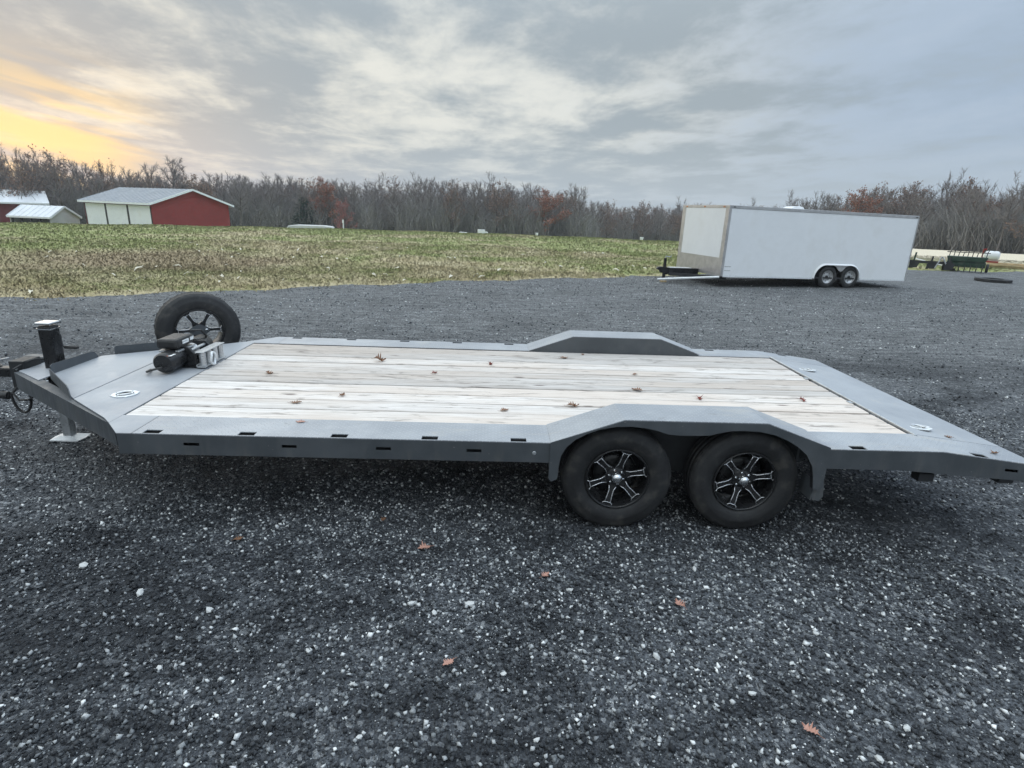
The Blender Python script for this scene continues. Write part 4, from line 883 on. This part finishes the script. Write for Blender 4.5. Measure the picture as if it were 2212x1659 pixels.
BARE = [tree_proto('bare_tree', 11+i, first=f_, slim=sl_, nb=nb_, twig_mat=tm) for i, (f_, sl_, nb_, tm) in enumerate(((.30, 1., 15, 'twig'), (.42, .75, 13, 'twig'), (.22, 1.15, 17, 'twig_dark'), (.35, .85, 15, 'twig'), (.18, .95, 18, 'twig_dark')))]
LEAFY = [tree_proto('brown_leaf_tree', 31, leaf='brown_leaf', leaf_per=1, twig_mat='twig_dark'), tree_proto('brown_leaf_tree', 32, leaf='brown_leaf', leaf_per=1, slim=1.2, first=.2, twig_mat='twig_dark')]
RUST = [tree_proto('rust_tree', 41, leaf='rust_leaf', leaf_per=2, slim=1.1, first=.25)]
EVER = evergreen_proto('evergreen_tree', 51)
REDB = tree_proto('red_shrub', 61, leaf='red_leaf', leaf_per=2, slim=1.5, first=.06, nb=18)
GREYB = tree_proto('grey_shrub', 62, twig_mat='brush', slim=1.7, first=.05, nb=22, twigs=6)
used = set()
def plant(proto, az, d, h, label, cat, group=None, rot=None, wide=1.):
    o = proto if proto.name not in used else copy_tree(proto); used.add(proto.name)
    p = polar(az, d); z = float(ground_z(p[0], p[1])); s_ = h/10.
    o.location = (p[0], p[1], z-.15); o.scale = (s_*wide, s_*wide, s_); o.rotation_euler = (0, 0, rng.uniform(0, 6.28) if rot is None else rot)
    if 'group' in o: del o['group']
    tag(o, label, cat, group); return o
SKY_AZ = [-48, -38.5, -36, -33, -30, -23.4, -20, -15.8, -12.5, -9, -6.6, -3, 0, 4, 7.6, 9.6, 12, 16.6, 21, 24, 28, 33, 36, 38, 40, 42, 50]
SKY_EL = [2.8, 2.9, 2.75, 2.5, 2.2, 2.3, 2.4, 2.6, 2.15, 2.6, 3.0, 2.75, 2.9, 2.75, 2.5, 1.35, 1.25, 1.3, 1.4, 1.6, 2.2, 3.1, 3.5, 4.2, 3.4, 4.1, 3.9]
def wood_d(az):      # distance of the wood's near edge
    return float(np.interp(az, [-48, -30, -10, 8, 10, 24, 30, 40, 50], [112, 112, 114, 118, 150, 150, 112, 88, 84]))
ntree = 0
for row in range(5):
    az = -46.+row*.31
    while az < 47:
        a = az+rng.uniform(-.5, .5); d = wood_d(a)+row*5.5+rng.uniform(-2.5, 2.5); p = polar(a, d); base = float(ground_z(p[0], p[1]))-.15
        el = float(np.interp(a, SKY_AZ, SKY_EL)); el += (rng.uniform(-.75, .22)-.30*(row < 2))*(.55+.2*abs(el)); h = 2.0+d*math.tan(R(el))-base
        u = rng.random(); leafy = .55 if a < -29 else (.28 if a > 27 else .15)
        for lim, where in ((-34.5, 'left of the red barn'), (-23.5, 'above the red barn'), (-13.5, 'between the red barn and the red shrub'), (-4., 'of the wood left of the white van'), (9.5, 'behind the white van'), (19.5, 'left of the white enclosed trailer'), (35.5, 'above the white enclosed trailer'), (90, 'right of the white enclosed trailer')):
            if a < lim: break
        depth = 'front row' if row < 2 else 'back rows'; kind_ = 'sparse brown-leaved tree' if u < leafy else 'leafless grey tree'
        if kind_[0] == 's': plant(LEAFY[rng.integers(2)], a, d, h*.97, f'{kind_} {where}, {depth}', 'tree', f'{kind_}s {where}, {depth}')
        else: plant(BARE[rng.integers(5)], a, d, h, f'{kind_} {where}, {depth}', 'tree', f'{kind_}s {where}, {depth}', wide=rng.uniform(.85, 1.2))
        az += rng.uniform(1.35, 1.95); ntree += 1
# trees that stand out
def el_h(az, d, el): p = polar(az, d); return 2.0+d*math.tan(R(el))-float(ground_z(p[0], p[1]))+.15
plant(BARE[0], -28.2, 118, el_h(-28.2, 118, 3.7), 'tallest leafless tree, rising above the roof of the red barn', 'tree')
plant(BARE[3], -29.9, 121, el_h(-29.9, 121, 3.0), 'slim leafless tree just left of the tallest tree above the red barn', 'tree')
plant(BARE[1], -22.2, 119, el_h(-22.2, 119, 2.5), 'slim leafless tree just right of the red barn', 'tree')
plant(RUST[0], -15.9, 112, el_h(-15.9, 112, 2.2), 'tall tree with rust red leaves right of the red barn', 'tree')
plant(RUST[0], 4.9, 115, el_h(4.9, 115, 2.0), 'broad rust red tree near the right end of the wood across the field', 'tree', wide=1.4)
plant(RUST[0], 32.2, 100, el_h(32.2, 100, 2.75), 'reddish tree above the roof of the white enclosed trailer', 'tree', wide=1.2)
plant(EVER, -17.75, 112, el_h(-17.75, 112, .5), 'dark evergreen tree at the foot of the wood, right of the red barn', 'tree', wide=1.9)
plant(REDB, -14.5, 106, el_h(-14.5, 106, .15), 'red-leaved shrub at the foot of the wood beside the evergreen', 'shrub')
for a, el in ((-21.6, -.3), (-20.2, -.5), (-12.4, -.2), (-18.9, -.9)):
    plant(GREYB, a, 104+rng.uniform(-2, 2), el_h(a, 104, el), 'grey bare shrub at the foot of the wood right of the red barn', 'shrub', 'grey shrubs right of the red barn')
for o in list(BARE)+LEAFY+RUST:
    if o.name not in used: pass

def brush(name, d0, d1, n, label, mat, lo, hi, seed, k=150):
    g = np.random.default_rng(seed); S = []
    for i in range(n):
        a = g.uniform(-47, 48); d = wood_d(a)+g.uniform(d0, d1); p = polar(a, d); z = float(ground_z(p[0], p[1])); el = float(np.interp(a, SKY_AZ, SKY_EL)); H = (2+d*math.tan(R(el))-z)*g.uniform(lo, hi)
        b = np.array([p[0], p[1], z-.2]); w = H*.34
        for j in range(k):
            s0 = b+np.array([g.normal(0, w*.55), g.normal(0, w*.4), 0]); dd = np.array([g.normal(0, .3), g.normal(0, .3), 1]); h = g.uniform(.15, 1)**.8*H*.75; s0[2] += g.uniform(0, .35)*H
            m = s0+dd*h*.5; e = m+(dd+np.append(g.normal(0, .35, 2), 0))*h*.4; S.append((s0, m, .05, .036)); S.append((m, e, .036, .012))
    V, F = seg_mesh(S, 3); o = fast_mesh(name, V, F, mat); tag(o, label, 'undergrowth', kind='stuff')
brush('underbrush', -3, 14, 210, 'dense grey brush filling the foot of the wood', 'brush', .50, .80, 5, 190)
brush('far_wood', 22, 42, 200, 'dense grey-brown mass of the wood farther back', 'twig_dark', .74, .98, 6, 190)

# ------------------------------------------------------------------ farm things beyond the yard
def g0(x, y): return float(ground_z(x, y))
# green implement with upright tines
X, Y = 21.6, 23.6; im = empty('green_implement', (X, Y, 0.02), R(-40), 'dark green farm implement with upright bars at the far right', 'farm implement'); im.scale = (.78, .78, .74)
m = MB(); m.box(-.95, .95, -.35, .35, .28, .62); m.build('hopper', 'green_paint', im, .03)
m = MB(); m.prism([(-.9, .62), (.9, .62), (1.0, .92), (-1.0, .92)], lambda u, v, t: (u, t, v), -.4, .4); m.build('hopper_top', 'green_paint', im, .02)
for k in range(9):
    x = -.9+.225*k; m = MB(); m.tube([(x, .1, .9), (x+.02, .12, 1.2+.10*math.sin(k*1.7)), (x+.1, .2, 1.30+.10*math.sin(k*1.7))], .022, 6); m.build('upright_bar', 'dark_frame', im)
m = MB(); m.beam((-1.05, .12, 1.16), (1.05, .12, 1.2), .05, .05); m.build('top_bar', 'dark_frame', im)
for k in range(7):
    x = -.85+.28*k; m = MB(); m.tube([(x, -.38, .4), (x, -.5, .25), (x, -.46, .02)], .025, 6); m.build('tine', 'dark_frame', im)
for s in (-1, 1):
    m = MB(); m.smooth = True; m.lathe([(-.07, .16), (-.07, .24), (-.05, .27), (.05, .27), (.07, .24), (.07, .16)], 20, 'x', closed=True, o=(s*1.06, .1, .27)); w = m.build('wheel', 'rubber', im); m = MB(); m.lathe([(-.03, 0), (-.03, .165), (.03, .165), (.03, 0)], 16, 'x', o=(s*1.06, .1, .27)); m.build('rim', 'green_paint', w)
# drawbar with white block in front of it
db = empty('drawbar', (21.2, 24.0, .02), R(-38), 'white drawbar on a small block left of the green implement', 'drawbar')
m = MB(); m.tube([(-.15, 0, .16), (-1.5, .5, .42)], .03, 8); m.build('bar', 'tank_white', db, smooth=True)
m = MB(); m.box(-.2, .12, -.1, .12, .10, .27); m.build('block', 'tank_white', db, .01)
m = MB(); m.box(-.28, .22, -.14, .16, 0, .098); m.build('skid', 'timber_dark', db)
# dark plough left of it
pl = empty('plough', (19.9, 24.2, .03), R(-35), 'dark plough lying behind the rear corner of the white enclosed trailer', 'plough')
m = MB(); m.beam((-1.6, 0, .30), (1.2, .1, .34), .10, .12); m.build('beam', 'dark_frame', pl)
for k in range(4):
    x = -1.2+.7*k; m = MB(); m.prism([(0, 0), (.35, .05), (.42, .3), (.15, .42), (.02, .25)], lambda u, v, t, x=x: (x+u, -.1+t+u*.3, v), 0, .03); m.build('share', 'dark_frame', pl); m = MB(); m.beam((x+.15, 0, .05), (x+.2, .02, .62+.14*(k == 1)), .05, .06); m.build('shank', 'green_paint' if k == 1 else 'dark_frame', pl)
m = MB(); m.tube([(.55, 0, .05), (.75, .05, .62)], .03, 6); m.tube([(1.1, 0, .03), (.78, .05, .6)], .03, 6); m.build('stand', 'zinc', pl)
# white tank on a red frame
tk = empty('white_tank', (24.6, 25.9, .02), R(-43), 'white tank on a red frame behind the green implement', 'tank'); tk.scale = (.58, .58, .72)
m = MB(); m.smooth = True; m.lathe([(-.55, 0), (-.55, .18), (-.48, .28), (-.35, .33), (.35, .33), (.48, .28), (.55, .18), (.55, 0)], 28, 'x', o=(.25, 0, .92)); m.build('tank_body', 'tank_white', tk)
m = MB(); m.box(-.30, .8, -.3, .3, .45, .56); m.beam((-.45, 0, .1), (-.40, 0, 1.38), .10, .10); m.beam((-.45, 0, 1.3), (-.2, 0, 1.36), .12, .12); m.beam((-.15, -.2, .05), (-.35, -.1, .8), .08, .08); m.build('frame', 'red_paint', tk, .01)
m = MB(); m.lathe([(0, 0), (0, .08), (.05, .08), (.06, 0)], 14, 'z', o=(.35, 0, 1.25)); m.build('tank_lid', 'black_plastic', tk)
for x in (-.1, .65): m = MB(); m.beam((x, 0, .0), (x, 0, .45), .08, .4); m.build('support', 'timber_dark', tk)
# long boards stacked by the yard edge
for k in range(5):
    m = MB(); zz = .06+.085*(k % 3); yy = -.15*(k//3)+.05*(k % 2); m.box(-1.7, 1.9+.1*k, yy, yy+.24, zz, zz+.075)
    o = m.build('board', 'lumber', None, .004, loc=(26.9, 25.9, 0)); o.rotation_euler = (0, 0, R(-38+k))
    tag(o, 'long pale board in the stack at the far right edge of the yard', 'board', 'boards stacked at the yard edge')
m = MB(); m.smooth = True
for (x, y, r, h) in ((0, 0, .5, .22), (.5, .2, .35, .16), (-.6, .1, .3, .13)):
    m.lathe([(0, r), (h*.5, r*.8), (h*.85, r*.45), (h, 0)], 14, 'z', o=(x, y, 0))
o = m.build('soil_heap', 'soil_dark', None, loc=(27.3, 24.9, 0)); tag(o, 'low dark soil heap beside the boards at the right edge', 'heap')
# worn tyre lying flat on the gravel
m = tyre_mesh(.60, .34, .13, 48, False); o = m.build('worn_tyre', 'rubber', None, loc=(19.0, 18.95, .065)); o.rotation_euler = (R(90), 0, 0); tag(o, 'black tyre lying flat on the gravel at the far right', 'tyre')
# small things on the crest of the field
def sit(az, d): p = polar(az, d); return (p[0], p[1], g0(p[0], p[1]))
p = sit(-17.2, 58); m = MB(); m.prism([(-2.1, 0), (2.1, 0), (1.9, .28), (1.2, .36), (-1.2, .36), (-1.9, .28)], lambda u, v, t: (u, t, v), -.9, .9); o = m.build('covered_bale', 'concrete', None, .06, loc=(p[0], p[1], p[2])); o.rotation_euler = (0, 0, R(8)); tag(o, 'low pale covered heap on the crest of the field', 'heap')
p = sit(-14.36, 56); m = MB(); m.box(-.04, .04, -.04, .04, -.1, .85); m.prism([(-.07, .55), (.07, .55), (.07, .80), (0, .9), (-.07, .80)], lambda u, v, t: (u, t, v), -.06, -.041); o = m.build('marker_post', 'tank_white', None, loc=p); tag(o, 'small white marker post on the field crest by the red shrub', 'post')
p = sit(-1.2, 62); vt = empty('white_van', (p[0], p[1], p[2]-.12), R(14), 'tiny white van beyond the crest of the field', 'van'); vt.scale = (.55, .55, .6)
m = MB(); m.prism([(-.9, .25), (.95, .25), (.95, .62), (.62, .70), (.42, 1.0), (-.9, 1.02)], lambda u, v, t: (u, t, v), -.42, .42); m.build('body', 'tank_white', vt, .04)
m = MB(); m.prism([(.46, .72), (.60, .72), (.44, .95), (.30, .95)], lambda u, v, t: (u, t, v), -.425, .425); m.build('window', 'black_plastic', vt)
for x in (-.55, .6): m = MB(); m.lathe([(-.45, 0), (-.45, .17), (.45, .17), (.45, 0)], 16, 'y', o=(x, 0, .17)); m.build('wheel', 'rubber', vt)
for a, d, w, lab in ((-3.1, 60, .5, 'low white sheet on the field crest left of the white van'), (4.1, 60, .22, 'small white bucket on the field crest right of the white van'), (14.2, 58, .26, 'small white bucket on the field crest near the trailer jack')):
    p = sit(a, d); m = MB(); m.smooth = True
    if w > .4: m.prism([(-w, 0), (w, 0), (w*.8, .10), (-w*.7, .14)], lambda u, v, t: (u, t, v), -.3, .3)
    else: m.lathe([(0, 0), (0, w*.55), (.30, w*.7), (.31, w*.6), (.05, w*.5), (.05, 0)], 16, 'z')
    o = m.build('white_sheet' if w > .4 else 'bucket', 'tank_white', None, loc=p); tag(o, lab, 'sheet' if w > .4 else 'bucket')

# ------------------------------------------------------------------ scraps in the grass, stones, fallen leaves
def husk_mesh(seed):
    g = np.random.default_rng(seed); m = MB(); n = 6
    for k in range(n):
        t = k/(n-1); w = .045*math.sin(math.pi*(.12+.8*t))*g.uniform(.8, 1.2); c = (t-.5)*.26; z = .025+.05*math.sin(3.1*t)*g.uniform(.6, 1.3)
        m.v += [(c, -w, z+.02*g.random()), (c+.01, 0, z-.012), (c, w, z+.025*g.random())]
    for k in range(n-1):
        for j in (0, 1): b = k*3+j; m.f.append((b, b+1, b+4, b+3))
    return m.mesh('husk_scrap')
HM = [husk_mesh(i) for i in range(6)]
for me in HM: me.materials.append(MT['husk'])
HPX = [(-10.2, 8.55), (-9.6, 9.6), (-8.6, 9.1), (-9.4, 10.9), (-8.1, 11.6), (-7.9, 11.9), (-8.3, 12.0), (-7.4, 11.8), (-6.3, 11.9), (-9.9, 13.5), (-7.2, 14.2), (-5.9, 14.6), (-3.9, 15.2), (-4.3, 13.4), (-2.6, 14.0), (-2.1, 13.75), (-1.2, 13.95), (-5.0, 12.2), (-3.3, 12.65)]
g = np.random.default_rng(3)
while len(HPX) < 74:
    a, d = g.uniform(-38, 17), g.uniform(15, 30); x, y = CAM.x+d*math.sin(R(a)), CAM.y+d*math.cos(R(a))
    if y > edge_y(x)+.25 and g.random() < (1.2-d/32): HPX.append((x, y))
for i, (x, y) in enumerate(HPX):
    o = bpy.data.objects.new('husk_scrap', HM[i % 6]); C.objects.link(o); o.location = (x, y, g0(x, y)+.03); s_ = g.uniform(.45, 1.05); o.scale = (s_, s_*g.uniform(.8, 1.3), s_*g.uniform(.7, 1.3)); o.rotation_euler = (g.normal(0, .25), g.normal(0, .25), g.uniform(0, 6.28))
    tag(o, 'pale dried corn husk scrap lying in the grass', 'husk', 'husk scraps in the grass')
def stone_mesh(seed):
    g = np.random.default_rng(seed); bm = bmesh.new(); bmesh.ops.create_icosphere(bm, subdivisions=1, radius=1)
    for v in bm.verts: v.co *= g.uniform(.72, 1.15)
    me = bpy.data.meshes.new('stone'); bm.to_mesh(me); bm.free(); me.materials.append(MT['pale_stone']); return me
SM = [stone_mesh(i) for i in range(5)]
for i, (x, y, r) in enumerate([(-.92, -.71, .026), (-.02, -1.07, .021), (-1.23, -.71, .024), (-1.66, -1.05, .018), (.35, -1.28, .020), (-3.1, -.43, .030), (-2.66, -.65, .026), (.72, -1.59, .022), (.93, -1.45, .020), (-2.24, -.78, .022), (-.37, -.58, .020), (.4, -.37, .018), (-1.1, -.78, .019), (-.62, -1.51, .015), (-1.41, -1.24, .013), (-2.28, -1.16, .015), (.1, -.72, .016), (.85, -.9, .017), (1.3, -.75, .019), (-1.9, -.45, .016), (-.75, -1.18, .016), (.62, -1.1, .015), (-1.32, -1.5, .015), (-2.0, -1.45, .014)]):
    o = bpy.data.objects.new('stone', SM[i % 5]); C.objects.link(o); o.location = (x, y, r*.35); o.scale = (r*1.15, r*.8, r*.55); o.rotation_euler = (g.normal(0, .2), g.normal(0, .2), g.uniform(0, 6.28))
    tag(o, 'larger pale stone among the dark foreground gravel', 'stone', 'larger pale stones in the foreground')
def leaf_mesh(seed, curl):
    """lobed oak leaf with a stalk, bent upwards at the lobes"""
    g = np.random.default_rng(seed); m = MB(); out = [(-.9, .02), (-.62, .08), (-.55, .30), (-.38, .14), (-.20, .52), (-.02, .17), (.16, .60), (.30, .20), (.50, .42), (.58, .16), (.95, .05)]
    out = [(x, y*1.45*g.uniform(.85, 1.15)) for x, y in out]
    up = lambda x, y: curl*(.55*y*y+.18*x*x+.12*math.sin(4*x+seed))+.05
    for x, y in out: m.v += [(x, y, up(x, y)), (x, 0, up(x, 0)*.5), (x, -y*g.uniform(.85, 1.1), up(x, -y)*g.uniform(.6, 1.4))]
    for k in range(len(out)-1):
        b = k*3; m.f += [(b, b+1, b+4, b+3), (b+1, b+2, b+5, b+4)]
    m.tube([(-1.35, .05, .12), (-1.1, 0, .06), (-.9, 0, .05)], .022, 5)
    return m
def leaf(x, y, z, size, mat, rz, label, curl=1., tilt=(0, 0)):
    o = leaf_mesh(int(abs(x*100+y*37)) % 97, curl).build('oak_leaf', mat, None, loc=(x, y, z)); o.scale = (size*.40,)*3; o.rotation_euler = (tilt[0], tilt[1], R(rz)); tag(o, label, 'leaf')
zd = ZD-.001
leaf(-1.87, 1.83, zd+.012, .15, 'leaf_brown', 20, 'large curled brown leaf on the planks, nearest the far edge', 1.9, (.3, .2))
leaf(-2.68, 1.34, zd, .10, 'leaf_brown', 160, 'brown leaf on the planks nearest the winch', 1.2)
leaf(-1.95, .82, zd, .085, 'leaf_brown', 70, 'brown leaf on the planks beside the widest gap between boards', 1.3)
leaf(-2.23, .63, zd, .11, 'leaf_brown', 10, 'flat brown leaf near the front corner of the plank deck', .5)
leaf(-2.07, .25, ZD+.001, .09, 'leaf_pink', 175, 'faded flat leaf on the near grey side plate', .4)
leaf(-1.33, 1.48, zd, .075, 'leaf_red', 40, 'small dark red leaf in the middle of the plank deck', 1.8)
leaf(-.85, 1.82, zd, .075, 'leaf_red', 100, 'upright red leaf on the planks before the far fender', 2.6, (.3, 0))
leaf(-.13, 2.14, zd, .11, 'leaf_brown', 15, 'reddish brown leaf on the planks below the far fender', .8)
leaf(.08, 2.30, zd, .06, 'leaf_brown', 60, 'tiny brown leaf against the inner wall of the far fender', 1.)
leaf(.36, 1.15, zd, .13, 'leaf_brown', 150, 'flat brown leaf on the planks behind the near fender top', .6)
leaf(.45, 1.62, zd, .075, 'leaf_brown', 10, 'small dark leaf on the planks between the two fenders', .8)
leaf(-.23, .71, zd, .125, 'leaf_brown', 5, 'brown curled leaf on the planks beside the near fender slope', 1.4)
leaf(-.74, .58, zd, .10, 'leaf_brown', 30, 'pale brown leaf on the planks left of the near fender', .5)
leaf(.81, .96, zd, .085, 'leaf_red', 90, 'split red leaf on the planks behind the near fender', 1.6)
leaf(1.65, .98, zd, .085, 'leaf_red', 110, 'upright red leaf on the planks near the tail hinge', 2.4, (.25, 0))
leaf(2.37, .35, tz(2.37)+.002, .075, 'leaf_brown', 150, 'dark leaf on the grey tail plate below the tie-down ring', 1.)
leaf(2.50, .12, tz(2.50)+.003, .075, 'leaf_brown', 20, 'brown leaf at the rear corner of the tail', 1.2)
leaf(-1.22, -.20, .012, .115, 'leaf_pink', 200, 'faded pink leaf on the gravel before the trailer rail', .7)
leaf(-.50, -.46, .012, .085, 'leaf_pink', 40, 'faded leaf on the gravel left of the front tyre', .9)
leaf(.21, -.70, .012, .095, 'leaf_pink', 120, 'pinkish leaf on the gravel below the two wheels', 1.1)
leaf(-1.0, -1.12, .012, .085, 'leaf_pink', 220, 'pale pink leaf on the gravel near the bottom middle', .7)
leaf(.51, -1.47, .012, .10, 'leaf_pink', 130, 'orange-pink leaf at the bottom right of the gravel', 1.)
leaf(-1.53, .12, .012, .07, 'leaf_brown', 70, 'dim brown leaf in the shade under the trailer rail', .8)
leaf(-2.37, -.14, .012, .08, 'leaf_brown', 30, 'dull brown leaf on the gravel below the front of the rail', .7)

# ------------------------------------------------------------------ evening haze over the fields
def build_haze():
    m = bpy.data.materials.new('haze'); m.use_nodes = True; nt = m.node_tree; nt.nodes.clear()
    o = nt.nodes.new('ShaderNodeOutputMaterial'); v = nt.nodes.new('ShaderNodeVolumePrincipled'); v.inputs['Color'].default_value = (.86, .90, .95, 1); v.inputs['Density'].default_value = .0006
    nt.links.new(v.outputs[0], o.inputs['Volume']); MT['haze'] = m
    b = MB(); b.box(-640, 640, -130, 640, -9, 24); h = b.build('haze', 'haze'); tag(h, 'thin evening haze over the fields', 'haze', kind='stuff')
build_haze()
